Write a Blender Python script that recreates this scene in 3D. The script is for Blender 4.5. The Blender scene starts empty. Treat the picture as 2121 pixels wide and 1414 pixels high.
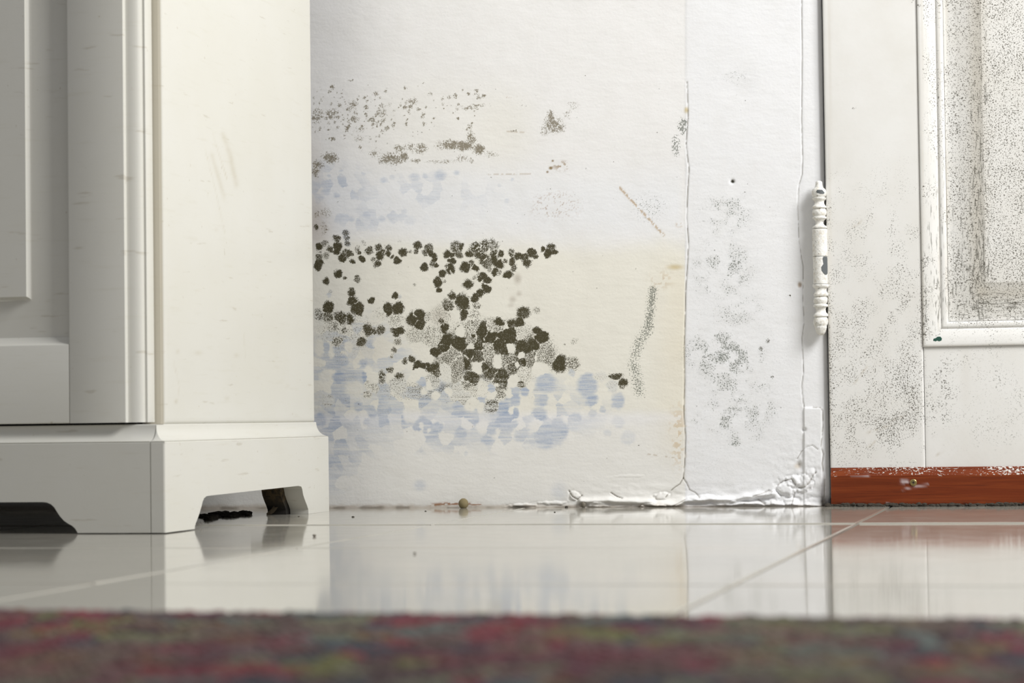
import bpy, bmesh, math, random
import numpy as np
from mathutils import Matrix, Vector

random.seed(7)
rng = np.random.default_rng(11)
S = bpy.context.scene
COL = S.collection

# ------------------------------------------------------------------ camera
W, H, F = 2121.0, 1414.0, 5000.0
YAW, PIT, ROL = 0.231933, 0.032186, -0.013065
CAM = np.array([0.50134, -2.17992, 0.08231])
FW = np.array([-math.sin(YAW) * math.cos(PIT), math.cos(YAW) * math.cos(PIT), math.sin(PIT)])
_r0 = np.array([math.cos(YAW), math.sin(YAW), 0.0])
_u0 = np.cross(_r0, FW)
RT = math.cos(ROL) * _r0 + math.sin(ROL) * _u0
UP = -math.sin(ROL) * _r0 + math.cos(ROL) * _u0
cd = bpy.data.cameras.new('camera')
cam = bpy.data.objects.new('camera', cd)
COL.objects.link(cam)
M = Matrix.Identity(4)
for i in range(3):
    M[i][0], M[i][1], M[i][2], M[i][3] = RT[i], UP[i], -FW[i], CAM[i]
cam.matrix_world = M
cd.sensor_width = 36.0
cd.lens = F * 36.0 / W
cd.clip_start, cd.clip_end = 0.02, 50
cd.dof.use_dof = True
cd.dof.focus_distance = 2.16
cd.dof.aperture_fstop = 11.5
S.camera = cam

# ------------------------------------------------------------------ light
wd = bpy.data.worlds.new('room_light')
S.world = wd
wd.use_nodes = True
wd.node_tree.nodes['Background'].inputs['Color'].default_value = (0.97, 0.98, 1.02, 1)
wd.node_tree.nodes['Background'].inputs['Strength'].default_value = 0.32


def area(name, loc, target, size, size_y, power, color):
    l = bpy.data.lights.new(name, 'AREA')
    l.shape, l.size, l.size_y, l.energy, l.color = 'RECTANGLE', size, size_y, power, color
    o = bpy.data.objects.new(name, l)
    COL.objects.link(o)
    o.location = loc
    o.rotation_euler = (Vector(target) - Vector(loc)).to_track_quat('-Z', 'Y').to_euler()
    return o


area('key_light', (1.35, -0.80, 1.30), (0.0, -0.12, 0.2), 0.6, 0.7, 37.5, (1.0, 0.995, 0.985))  # key area light out of view, high on the right

vs = S.view_settings
S.display_settings.display_device = 'sRGB'
vs.view_transform, vs.look, vs.gamma, vs.use_curve_mapping = 'Standard', 'None', 1.0, False
vs.exposure = 0.05


# ------------------------------------------------------------------ measuring helpers
def ray(px, py):
    return FW + (px - W / 2) / F * RT - (py - H / 2) / F * UP


def at_y(px, py, Y=0.0):
    d = ray(px, py)
    return CAM + d * ((Y - CAM[1]) / d[1])


def at_x(px, py, X):
    d = ray(px, py)
    return CAM + d * ((X - CAM[0]) / d[0])


def at_z(px, py, Z=0.0):
    d = ray(px, py)
    return CAM + d * ((Z - CAM[2]) / d[2])


def sheet(P):
    """photograph coordinates of points, used only to look up the measured stain maps"""
    v = P - CAM
    z = v @ FW
    return W / 2 + F * (v @ RT) / z, H / 2 - F * (v @ UP) / z


# ------------------------------------------------------------------ numeric helpers
_lat = {}


def vnoise(x, y, seed=0):
    if seed not in _lat:
        _lat[seed] = np.random.default_rng(1000 + seed).random((257, 257))
    L = _lat[seed]
    xi, yi = np.floor(x).astype(int), np.floor(y).astype(int)
    fx, fy = x - xi, y - yi
    fx, fy = fx * fx * (3 - 2 * fx), fy * fy * (3 - 2 * fy)
    a, b = xi % 256, yi % 256
    return ((L[b, a] * (1 - fx) + L[b, a + 1] * fx) * (1 - fy) +
            (L[b + 1, a] * (1 - fx) + L[b + 1, a + 1] * fx) * fy)


def fbm(x, y, seed=0, o=3):
    s, a, t = 0, 1.0, 0
    for k in range(o):
        s = s + a * vnoise(x * 2 ** k + 17.3 * k, y * 2 ** k + 9.1 * k, seed + k)
        t += a
        a *= 0.5
    return s / t


def sstep(a, b, x):
    t = np.clip((x - a) / (b - a), 0, 1)
    return t * t * (3 - 2 * t)


def ell(x, y, cx, cy, rx, ry, soft=0.6):
    d = np.sqrt(((x - cx) / rx) ** 2 + ((y - cy) / ry) ** 2)
    return 1 - sstep(1 - soft, 1.0 + soft * 0.3, d)


def poly_d(x, y, pts, reach=40.0):
    """distance to a polyline (inf beyond reach) and the side"""
    out = np.full(x.shape, 1e6)
    for (ax, ay), (bx, by) in zip(pts[:-1], pts[1:]):
        m = ((x > min(ax, bx) - reach) & (x < max(ax, bx) + reach) &
             (y > min(ay, by) - reach) & (y < max(ay, by) + reach))
        if not m.any():
            continue
        px, py = x[m] - ax, y[m] - ay
        dx, dy = bx - ax, by - ay
        t = np.clip((px * dx + py * dy) / (dx * dx + dy * dy + 1e-9), 0, 1)
        out[m] = np.minimum(out[m], np.hypot(px - t * dx, py - t * dy))
    return out


# ------------------------------------------------------------------ mesh helpers
def link(name, me, parent=None, kind=None, mat=None):
    o = bpy.data.objects.new(name, me)
    COL.objects.link(o)
    if parent:
        o.parent = parent
    if kind:
        o['kind'] = kind
    if mat and not me.materials:
        me.materials.append(mat)
    return o


def empty(name, loc=(0, 0, 0)):
    o = bpy.data.objects.new(name, None)
    COL.objects.link(o)
    o.location = loc
    o.empty_display_size = 0.02
    return o


def tag(o, label=None, cat=None, group=None, kind=None):
    for k, v in (('label', label), ('category', cat), ('group', group), ('kind', kind)):
        if v:
            o[k] = v
    return o


def raw_mesh(name, V, quads, smooth=True):
    me = bpy.data.meshes.new(name)
    V = np.asarray(V, dtype=np.float32).reshape(-1, 3)
    Q = np.asarray(quads, dtype=np.int32)
    me.vertices.add(len(V))
    me.vertices.foreach_set('co', V.ravel())
    me.loops.add(Q.size)
    me.loops.foreach_set('vertex_index', Q.ravel())
    me.polygons.add(len(Q))
    me.polygons.foreach_set('loop_start', np.arange(0, Q.size, Q.shape[1], dtype=np.int32))
    me.polygons.foreach_set('use_smooth', np.full(len(Q), smooth))
    me.update(calc_edges=True)
    me.validate()
    return me


def grid_mesh(name, P, back=False, flip=False, smooth=True):
    ny, nx = P.shape[:2]
    idx = np.arange(ny * nx).reshape(ny, nx)
    q = np.stack([idx[:-1, :-1], idx[:-1, 1:], idx[1:, 1:], idx[1:, :-1]], -1).reshape(-1, 4)
    if back:
        q = np.vstack([q, [[idx[0, 0], idx[-1, 0], idx[-1, -1], idx[0, -1]]]])
    if flip:
        q = q[:, ::-1]
    return raw_mesh(name, P.reshape(-1, 3), q, smooth)


def col_attr(me, name, rgba):
    a = me.color_attributes.new(name, 'FLOAT_COLOR', 'POINT')
    a.data.foreach_set('color', np.asarray(rgba, dtype=np.float32).ravel())


def slab(name, x0, x1, z0, z1, thick, r=0.0012, step=0.02, xf=None, nrow=None):
    """board with rounded front edges: u along x, z up, front at depth 0, back at depth thick"""
    arc = [(r * (1 - math.sin(a)), r * (1 - math.cos(a))) for a in
           (math.pi / 2 * k / 3 for k in range(3, -1, -1))]   # (inset, depth) from edge to flat

    def axis(a, b):
        n = max(2, int((b - a) / step))
        pos = [a, a] + [a + i for i, d in arc][0:] + list(np.linspace(a + r, b - r, n + 1)[1:-1]) + \
              [b - i for i, d in arc][::-1] + [b, b]
        dep = [thick, r] + [d for i, d in arc] + [0] * (n - 1) + [d for i, d in arc][::-1] + [r, thick]
        return np.array(pos), np.array(dep)
    # arc goes from the edge (inset 0, depth r) to the flat (inset r, depth 0)
    arc = [(r * (1 - math.cos(t)), r * (1 - math.sin(t))) for t in (math.pi / 2 * k / 3 for k in range(4))]
    xs, dx = axis(x0, x1)
    zs, dz = axis(z0, z1)
    X, Z = np.meshgrid(xs, zs)
    D = np.maximum(dx[None, :], dz[:, None])
    P = np.stack([X, D, Z], -1)
    if xf:
        P = xf(P)
    return P


def extrude_profile(name, prof, ts, xf, close=True):
    """prof: list of (a, b); ts: stations; xf(a, b, t) -> xyz"""
    P = np.array([[xf(a, b, t) for (a, b) in prof] for t in ts])
    ny, nx = P.shape[:2]
    idx = np.arange(ny * nx).reshape(ny, nx)
    q = [[idx[j, i], idx[j, i + 1], idx[j + 1, i + 1], idx[j + 1, i]] for j in range(ny - 1) for i in range(nx - 1)]
    bm = bmesh.new()
    vs_ = [bm.verts.new(p) for p in P.reshape(-1, 3)]
    for f in q:
        bm.faces.new([vs_[k] for k in f])
    if close:
        bm.faces.new([vs_[k] for k in idx[0]])
        bm.faces.new([vs_[k] for k in idx[-1]][::-1])
        for j in range(ny - 1):
            bm.faces.new([vs_[idx[j, -1]], vs_[idx[j, 0]], vs_[idx[j + 1, 0]], vs_[idx[j + 1, -1]]])
    bmesh.ops.recalc_face_normals(bm, faces=bm.faces)
    me = bpy.data.meshes.new(name)
    bm.to_mesh(me)
    bm.free()
    return me


def shade(me, angle=35):
    me.polygons.foreach_set('use_smooth', np.ones(len(me.polygons), dtype=bool))
    me.set_sharp_from_angle(angle=math.radians(angle))
    return me


def fix_normals(me):
    bm = bmesh.new()
    bm.from_mesh(me)
    bmesh.ops.recalc_face_normals(bm, faces=bm.faces)
    bm.to_mesh(me)
    bm.free()
    return me


def lathe(prof, n=28, axis=None):
    """prof: list of (r, z)"""
    V, Q = [], []
    for (r, z) in prof:
        for k in range(n):
            a = 2 * math.pi * k / n
            V.append((r * math.cos(a), r * math.sin(a), z))
    for j in range(len(prof) - 1):
        for k in range(n):
            Q.append([j * n + k, j * n + (k + 1) % n, (j + 1) * n + (k + 1) % n, (j + 1) * n + k])
    return np.array(V), Q


def lump(name, rx, ry, rz, seed, sub=2, amp=0.3, freq=1.6):
    bm = bmesh.new()
    bmesh.ops.create_icosphere(bm, subdivisions=sub, radius=1)
    from mathutils import noise
    for v in bm.verts:
        n = noise.noise(v.co * freq + Vector((seed * 3.1, seed * 1.7, seed))) + \
            0.5 * noise.noise(v.co * freq * 2.7 + Vector((seed, seed * 2.3, 5)))
        v.co *= 1 + amp * n
        v.co.x *= rx
        v.co.y *= ry
        v.co.z *= rz
    me = bpy.data.meshes.new(name)
    bm.to_mesh(me)
    bm.free()
    me.polygons.foreach_set('use_smooth', np.ones(len(me.polygons), dtype=bool))
    return me


# ------------------------------------------------------------------ material helpers
class NT:
    def __init__(self, name, rough=0.5):
        self.m = bpy.data.materials.new(name)
        self.m.use_nodes = True
        self.t = self.m.node_tree
        self.b = self.t.nodes['Principled BSDF']
        self.b.inputs['Roughness'].default_value = rough

    def n(self, typ, **kw):
        nd = self.t.nodes.new(typ)
        for k, v in kw.items():
            if hasattr(nd, k) and k not in nd.inputs:
                setattr(nd, k, v)
            else:
                self.put(nd.inputs[k], v)
        return nd

    def put(self, sock, v):
        if isinstance(v, bpy.types.NodeSocket):
            self.t.links.new(v, sock)
        elif isinstance(v, bpy.types.Node):
            self.t.links.new(v.outputs[0], sock)
        else:
            if sock.type == 'RGBA' and len(v) == 3:
                v = (*v, 1)
            sock.default_value = v

    def math(self, op, a, b=None, clamp=False):
        nd = self.t.nodes.new('ShaderNodeMath')
        nd.operation, nd.use_clamp = op, clamp
        self.put(nd.inputs[0], a)
        if b is not None:
            self.put(nd.inputs[1], b)
        return nd.outputs[0]

    def mix(self, fac, a, b, blend='MIX'):
        nd = self.t.nodes.new('ShaderNodeMix')
        nd.data_type, nd.blend_type = 'RGBA', blend
        self.put(nd.inputs[0], fac)
        self.put(nd.inputs[6], a)
        self.put(nd.inputs[7], b)
        return nd.outputs[2]

    def noise(self, scale, detail=2.0, rough=0.5, vec=None, dist=0.0):
        nd = self.t.nodes.new('ShaderNodeTexNoise')
        nd.inputs['Scale'].default_value = scale
        nd.inputs['Detail'].default_value = detail
        nd.inputs['Roughness'].default_value = rough
        nd.inputs['Distortion'].default_value = dist
        if vec is not None:
            self.put(nd.inputs['Vector'], vec)
        return nd.outputs[0]

    def coord(self, scale=(1, 1, 1), kind='Object'):
        c = self.t.nodes.new('ShaderNodeTexCoord')
        mp = self.t.nodes.new('ShaderNodeMapping')
        mp.inputs['Scale'].default_value = scale
        self.t.links.new(c.outputs[kind], mp.inputs['Vector'])
        return mp.outputs[0]

    def ramp(self, fac, stops):
        nd = self.t.nodes.new('ShaderNodeValToRGB')
        e = nd.color_ramp.elements
        while len(e) < len(stops):
            e.new(0.5)
        for k, (p, c) in enumerate(stops):
            e[k].position = p
            e[k].color = (*c, 1) if len(c) == 3 else c
        self.put(nd.inputs[0], fac)
        return nd.outputs[0]

    def rng(self, v, a, b, c=0.0, d=1.0):
        nd = self.t.nodes.new('ShaderNodeMapRange')
        nd.interpolation_type = 'SMOOTHSTEP'
        self.put(nd.inputs[0], v)
        for k, x in enumerate((a, b, c, d)):
            self.put(nd.inputs[k + 1], x)
        return nd.outputs[0]

    def attr(self, name):
        nd = self.t.nodes.new('ShaderNodeAttribute')
        nd.attribute_name = name
        return nd

    def sep(self, colour):
        nd = self.t.nodes.new('ShaderNodeSeparateColor')
        self.put(nd.inputs[0], colour)
        return nd.outputs

    def bump(self, h, strength=0.3, dist=0.001, prev=None):
        nd = self.t.nodes.new('ShaderNodeBump')
        nd.inputs['Strength'].default_value = strength
        nd.inputs['Distance'].default_value = dist
        self.put(nd.inputs['Height'], h)
        if prev is not None:
            self.put(nd.inputs['Normal'], prev)
        return nd.outputs[0]

    def base(self, c):
        self.put(self.b.inputs['Base Color'], c)

    def normal(self, n):
        self.put(self.b.inputs['Normal'], n)


def speck(N, dens, noise, width=0.12):
    """grains: on where the density beats the noise"""
    d = N.math('ADD', N.math('MULTIPLY', dens, 1.15), -0.08)
    lo = N.math('SUBTRACT', noise, width)
    hi = N.math('ADD', noise, width)
    return N.math('MULTIPLY', N.rng(d, lo, hi), N.rng(dens, 0.02, 0.14))


# plaster with mould
N = NT('mouldy_plaster', 0.62)
tint = N.attr('tint').outputs['Color']
ma = N.attr('mould')
mr = N.sep(ma.outputs['Color'])
vec = N.coord((1, 1, 1))
fine = N.rng(N.noise(1150, 3, 0.6, vec), 0.28, 0.72)
worm = N.rng(N.noise(760, 2, 0.55, vec, 0.8), 0.3, 0.7)
fine2 = N.rng(N.noise(820, 2, 0.5, vec, 0.4), 0.3, 0.72)
streak = N.rng(N.noise(300, 3, 0.6, N.coord((0.12, 1, 1.6))), 0.3, 0.7)
grime = N.noise(45, 5, 0.65, vec)
c = N.mix(N.rng(grime, 0.35, 0.75, 0, 0.10), tint, (0.60, 0.57, 0.50))
bl = N.math('MULTIPLY', mr[2], N.rng(streak, 0.0, 1.0, 0.62, 1.12))
bl = N.math('MULTIPLY', bl, N.rng(fine, 0, 1, 0.85, 1.1), True)
c = N.mix(bl, c, (0.33, 0.41, 0.56))
c = N.mix(N.math('MULTIPLY', speck(N, mr[1], worm, 0.36), 0.85), c, (0.17, 0.138, 0.078))
c = N.mix(N.math('MULTIPLY', speck(N, ma.outputs['Alpha'], fine2, 0.13), 0.75), c, (0.115, 0.13, 0.105))
c = N.mix(N.math('MULTIPLY', speck(N, mr[0], fine, 0.34), 0.97), c, (0.046, 0.037, 0.009))
N.base(c)
hb = N.noise(420, 3, 0.6, vec)
N.normal(N.bump(N.noise(160, 4, 0.6, N.coord((0.5, 1, 1.2))), 0.16, 0.0012, N.bump(hb, 0.22, 0.0006)))
N.b.inputs['Specular IOR Level'].default_value = 0.25
MAT_WALL = N.m

# plain wall paint (parts of the room outside the picture)
N = NT('plain_plaster', 0.6)
N.base(N.mix(N.rng(N.noise(8, 4), 0.3, 0.8, 0, 0.4), (0.80, 0.79, 0.77), (0.70, 0.68, 0.62)))
N.normal(N.bump(N.noise(120, 3), 0.2, 0.001))
MAT_PLAIN = N.m

# door paint with specks of mould
N = NT('mouldy_door_paint', 0.38)
da = N.attr('mould')
dr = N.sep(da.outputs['Color'])
vec = N.coord((1, 1, 1))
fl = N.rng(N.noise(880, 2, 0.5, vec, 0.6), 0.32, 0.74)
fv = N.rng(N.noise(420, 3, 0.55, N.coord((1.6, 1, 0.22))), 0.3, 0.75)
fh = N.rng(N.noise(420, 3, 0.55, N.coord((0.25, 1, 1.6))), 0.3, 0.75)
cloud = N.noise(14, 4, 0.6, vec)
c = N.mix(N.rng(cloud, 0.3, 0.75), (0.79, 0.783, 0.758), (0.735, 0.72, 0.68))
c = N.mix(dr[2], c, (0.52, 0.47, 0.38))
c = N.mix(N.math('MULTIPLY', speck(N, dr[1], fv, 0.14), 0.62), c, (0.10, 0.095, 0.075))
c = N.mix(N.math('MULTIPLY', speck(N, da.outputs['Alpha'], fh, 0.14), 0.62), c, (0.10, 0.095, 0.075))
c = N.mix(N.math('MULTIPLY', speck(N, dr[0], fl, 0.05), 0.82), c, (0.075, 0.066, 0.045))
N.base(c)
N.normal(N.bump(N.noise(240, 3, 0.5, vec), 0.12, 0.0006))
MAT_DOOR = N.m

# white cracked frame paint uses the wall material; chips of bare metal / old green paint
N = NT('old_grey_metal', 0.55)
N.base(N.mix(N.noise(300, 3), (0.075, 0.085, 0.09), (0.12, 0.13, 0.132)))
MAT_METAL = N.m
N = NT('old_green_paint', 0.5)
N.base(N.mix(N.noise(400, 3), (0.012, 0.06, 0.045), (0.025, 0.10, 0.07)))
MAT_GREEN = N.m

# hinge paint
N = NT('thick_hinge_paint', 0.36)
vec = N.coord()
hinge_grime = N.rng(N.noise(280, 5, 0.7, vec), 0.46, 0.70)  # random grime mottling in the hinge paint
c = N.mix(N.math('MULTIPLY', hinge_grime, 0.55), (0.80, 0.79, 0.75), (0.44, 0.37, 0.25))
c = N.mix(N.math('MULTIPLY', N.rng(N.noise(620, 3, 0.6, vec), 0.63, 0.70), 0.75), c, (0.06, 0.05, 0.03))
N.base(c)
N.normal(N.bump(N.noise(300, 4, 0.65, vec), 0.6, 0.0012))
MAT_HINGE = N.m

# cabinet paint
N = NT('cream_cabinet_paint', 0.34)
vec = N.coord()
c = N.mix(N.rng(N.noise(9, 4, 0.6, vec), 0.3, 0.75, 0, 0.5), (0.635, 0.625, 0.575), (0.60, 0.585, 0.515))
c = N.mix(N.rng(N.noise(3.0, 3, 0.6, N.coord((8, 8, 90))), 0.55, 0.8, 0, 0.22), c, (0.50, 0.47, 0.37))
c = N.mix(N.math('MULTIPLY', N.rng(N.noise(170, 3, 0.6, vec), 0.70, 0.76), 0.5), c, (0.32, 0.26, 0.16))
c = N.mix(N.math('MULTIPLY', N.rng(N.noise(6, 3, 0.55, N.coord((4.5, 3.2, 30))), 0.66, 0.73), 0.32), c, (0.34, 0.29, 0.20))
sa = N.attr('scuff_tint')
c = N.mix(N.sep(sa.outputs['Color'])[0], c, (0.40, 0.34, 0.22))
N.base(c)
N.normal(N.bump(N.noise(700, 2, 0.5, vec), 0.09, 0.0004))
MAT_CAB = N.m
N = NT('cabinet_inside_dark', 0.8)
N.base((0.045, 0.042, 0.036))
MAT_DARK = N.m
N = NT('raw_mouldy_board', 0.85)
vec = N.coord()
sx_ = N.t.nodes.new('ShaderNodeSeparateXYZ')
N.put(sx_.inputs[0], vec)
c = N.mix(N.rng(N.noise(220, 4, 0.7, vec), 0.3, 0.7), (0.02, 0.015, 0.008), (0.15, 0.10, 0.04))
zz_ = N.math('ADD', sx_.outputs['Z'], N.math('MULTIPLY', N.noise(160, 3, 0.6, vec), 0.008))
c = N.mix(N.rng(zz_, 0.008, 0.026), (0.012, 0.010, 0.007), c)
N.base(c)
N.normal(N.bump(N.noise(300, 4), 0.6, 0.001))
MAT_RAW = N.m

# kick strip wood
N = NT('reddish_brown_wood', 0.42)
g = N.noise(60, 5, 0.6, N.coord((0.10, 1, 2.2)), 1.2)
g2 = N.noise(420, 3, 0.6, N.coord((0.05, 1, 2.0)))
c = N.ramp(g, [(0.25, (0.085, 0.015, 0.004)), (0.5, (0.165, 0.031, 0.008)), (0.75, (0.25, 0.056, 0.014))])
c = N.mix(N.rng(g2, 0.5, 0.75, 0, 0.55), c, (0.06, 0.014, 0.006))
wa = N.sep(N.attr('scuff_tint').outputs['Color'])
chip = N.rng(N.noise(620, 3, 0.6, N.coord((0.7, 1, 1)), 0.5), 0.3, 0.75)
c = N.mix(N.math('MULTIPLY', speck(N, wa[0], chip, 0.07), 0.9), c, (0.66, 0.64, 0.60))
c = N.mix(wa[1], c, (0.62, 0.55, 0.56))
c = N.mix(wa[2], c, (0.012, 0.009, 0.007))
N.base(c)
N.normal(N.bump(g2, 0.12, 0.0005))
N.b.inputs['Specular IOR Level'].default_value = 0.22
MAT_WOOD = N.m

N = NT('brass_screw', 0.38)
N.b.inputs['Metallic'].default_value = 0.85
N.base(N.mix(N.noise(700, 2), (0.42, 0.34, 0.14), (0.26, 0.20, 0.08)))
MAT_BRASS = N.m
N = NT('black_dirt', 0.95)
N.base(N.mix(N.rng(N.noise(800, 3), 0.35, 0.68), (0.012, 0.011, 0.010), (0.085, 0.07, 0.05)))
MAT_DIRT = N.m
N = NT('grey_dust', 0.95)
N.base(N.mix(N.noise(500, 3), (0.09, 0.08, 0.065), (0.26, 0.23, 0.18)))
MAT_DUST = N.m
N = NT('dried_pea_skin', 0.7)
N.base(N.mix(N.noise(330, 4, 0.6), (0.16, 0.125, 0.055), (0.31, 0.25, 0.13)))
N.normal(N.bump(N.noise(600, 3), 0.5, 0.0006))
MAT_PEA = N.m
N = NT('dry_leaf', 0.8)
N.base(N.mix(N.noise(300, 3), (0.03, 0.022, 0.012), (0.10, 0.075, 0.04)))
MAT_LEAF = N.m

# floor tile
N = NT('glossy_floor_tile', 0.12)
vec = N.coord((1, 1, 1), 'Object')
oi = N.t.nodes.new('ShaderNodeObjectInfo')
mv = N.n('ShaderNodeVectorMath', operation='ADD')
N.put(mv.inputs[0], vec)
N.put(mv.inputs[1], oi.outputs['Location'])
marb = N.noise(9, 5, 0.6, mv.outputs[0], 0.6)
pores = N.noise(260, 3, 0.6, mv.outputs[0])
c = N.ramp(marb, [(0.3, (0.345, 0.325, 0.28)), (0.5, (0.385, 0.368, 0.318)), (0.7, (0.415, 0.38, 0.322))])
c = N.mix(N.rng(pores, 0.62, 0.76, 0, 0.30), c, (0.22, 0.19, 0.15))
N.base(c)
N.put(N.b.inputs['Roughness'], N.rng(N.noise(30, 4, 0.6, mv.outputs[0]), 0.3, 0.8, 0.06, 0.10))
N.b.inputs['IOR'].default_value = 1.5
N.b.inputs['Specular IOR Level'].default_value = 0.43
MAT_TILE = N.m
N = NT('grout', 0.8)
N.base(N.mix(N.rng(N.noise(7, 3), 0.35, 0.65), (0.06, 0.053, 0.042), (0.22, 0.20, 0.17)))
MAT_GROUT = N.m

# rug
N = NT('rug_wool', 0.95)
ra = N.attr('wool').outputs['Color']
N.base(N.mix(N.rng(N.noise(500, 2), 0.3, 0.7, 0, 0.3), ra, (0.02, 0.015, 0.015)))
N.b.inputs['Sheen Weight'].default_value = 0.15
MAT_RUG = N.m

# ------------------------------------------------------------------ stain maps of the wall (photograph-measured)
Z = 5.891
A_ = []   # x, y, rx, ry, dark, blue


def colonies(x0, y0, sc, rows):
    for r in rows:
        u, v, rr, d = r[:4]
        b = r[4] if len(r) > 4 else 0.0
        asp = r[5] if len(r) > 5 else 1.0
        A_.append((x0 + u / sc, y0 + v / sc, rr / sc, rr / sc * asp, d, b))


colonies(640, 460, Z, [
    (100, 65, 38, .6), (130, 310, 42, .95), (190, 255, 48, .5), (130, 420, 48, .6), (130, 490, 52, .75), (108, 550, 54, .85),
    (215, 410, 48, .42), (340, 200, 48, .66), (340, 290, 58, .78), (330, 350, 52, .88), (260, 330, 40, .6),
    (455, 130, 42, .5, .3), (460, 200, 38, .5, .3), (460, 265, 34, .5, .3), (430, 365, 32, .6), (415, 440, 54, .9),
    (490, 380, 48, .7), (525, 480, 34, .85), (580, 330, 34, .4), (610, 375, 30, .72), (655, 450, 44, .78), (665, 250, 32, .3),
    (730, 345, 50, .58), (845, 310, 48, .62), (865, 365, 54, .97), (870, 430, 44, .85), (830, 515, 44, .72), (790, 450, 34, .5),
    (905, 370, 38, .9), (965, 320, 46, .6), (965, 390, 38, .92), (1010, 420, 30, .75), (1075, 470, 46, .82), (1150, 360, 52, .78),
    (1230, 350, 24, .42), (1110, 230, 20, .22), (1320, 270, 48, .72), (1300, 350, 32, .6), (350, 620, 52, .88), (445, 672, 22, .7),
    (590, 695, 46, .68), (210, 720, 38, .92), (265, 850, 26, .35, .2), (250, 885, 26, .0, .4), (525, 855, 52, .88), (530, 965, 66, .95),
    (590, 1050, 80, .96), (620, 1095, 48, .92), (770, 960, 42, .92), (1290, 765, 22, .5), (1050, 890, 40, .92), (1112, 920, 28, .22, .35),
    (240, 1040, 66, 1.0, 0, 1.15), (235, 1160, 62, .66), (378, 1170, 78, .84), (505, 1175, 46, .92, 0, 1.35), (965, 1065, 58, 1.0, 0, 1.5),
    (1080, 1040, 70, 1.0), (1060, 1190, 95, .30), (870, 1110, 85, .18), (1305, 1180, 98, 1.0), (722, 1310, 58, .86, 0, 1.4), (790, 1330, 42, .8),
    (880, 1310, 58, .72), (1085, 1325, 80, .96, 0, .75), (430, 1330, 38, .6), (300, 1260, 78, .42), (120, 1130, 70, .45, .1)])
colonies(840, 470, Z, [
    (150, 230, 54, .72), (130, 290, 34, .6), (280, 250, 54, .66), (290, 315, 54, .87), (340, 350, 44, .87), (350, 400, 38, .8), (245, 325, 44, .6),
    (340, 450, 44, .52), (380, 470, 28, .8), (235, 490, 46, .87), (510, 330, 48, .96), (570, 340, 38, .8), (575, 420, 40, .9), (535, 410, 24, .7),
    (620, 240, 75, .60), (665, 240, 48, .78), (650, 330, 54, .62), (730, 490, 62, .96), (812, 450, 44, .62), (855, 492, 50, .88), (790, 325, 54, .86),
    (860, 250, 82, .74), (960, 230, 82, .68), (1060, 220, 82, .55), (900, 330, 64, .72), (960, 390, 64, .72), (1005, 440, 64, .56), (1080, 330, 54, .87),
    (1090, 420, 64, .92), (1145, 450, 58, .92), (1090, 550, 46, .96), (1160, 330, 44, .87), (1030, 520, 34, .4), (1145, 560, 34, .4), (1220, 410, 24, .6),
    (1255, 575, 56, .92), (1300, 310, 44, .6), (1310, 410, 48, .76), (1320, 490, 38, .5), (545, 520, 60, .92, 0, 1.15), (500, 480, 28, .5),
    (450, 570, 50, .92), (385, 665, 62, .96), (410, 762, 36, .92), (480, 670, 24, .5), (760, 700, 66, 1.0), (935, 600, 54, .96), (1000, 640, 56, .96),
    (900, 630, 44, .92), (840, 615, 32, .4), (890, 570, 28, .4), (980, 750, 60, .96), (910, 800, 54, .93), (855, 865, 54, .96), (865, 950, 54, .48),
    (575, 840, 52, .88), (515, 960, 80, .72), (695, 915, 88, 1.0, 0, 1.1), (712, 1060, 46, .96, 0, 1.6), (425, 1125, 62, .8), (430, 1080, 130, .26),
    (465, 1230, 54, 1.0, 0, 1.2), (150, 1080, 84, 1.0), (160, 1175, 82, 1.0), (262, 1090, 42, .35, 0, 1.3), (115, 1320, 110, .36), (335, 1335, 125, .36),
    (835, 1080, 82, .30), (830, 1190, 88, .42), (815, 1335, 32, .96), (800, 1370, 60, .5), (550, 1240, 36, .22), (672, 1280, 72, .0, 0, 1.05)])
colonies(1000, 470, Z, [
    (740, 268, 36, .96), (800, 320, 46, 1.0, 0, 1.2), (872, 308, 36, .96), (838, 242, 50, .6), (440, 350, 46, .82), (485, 370, 44, .8), (590, 310, 54, .8),
    (540, 440, 60, .76), (640, 365, 30, .8), (530, 360, 40, .7), (430, 640, 40, .1), (355, 325, 44, .66), (360, 430, 44, .8), (385, 505, 44, .6)])
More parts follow.
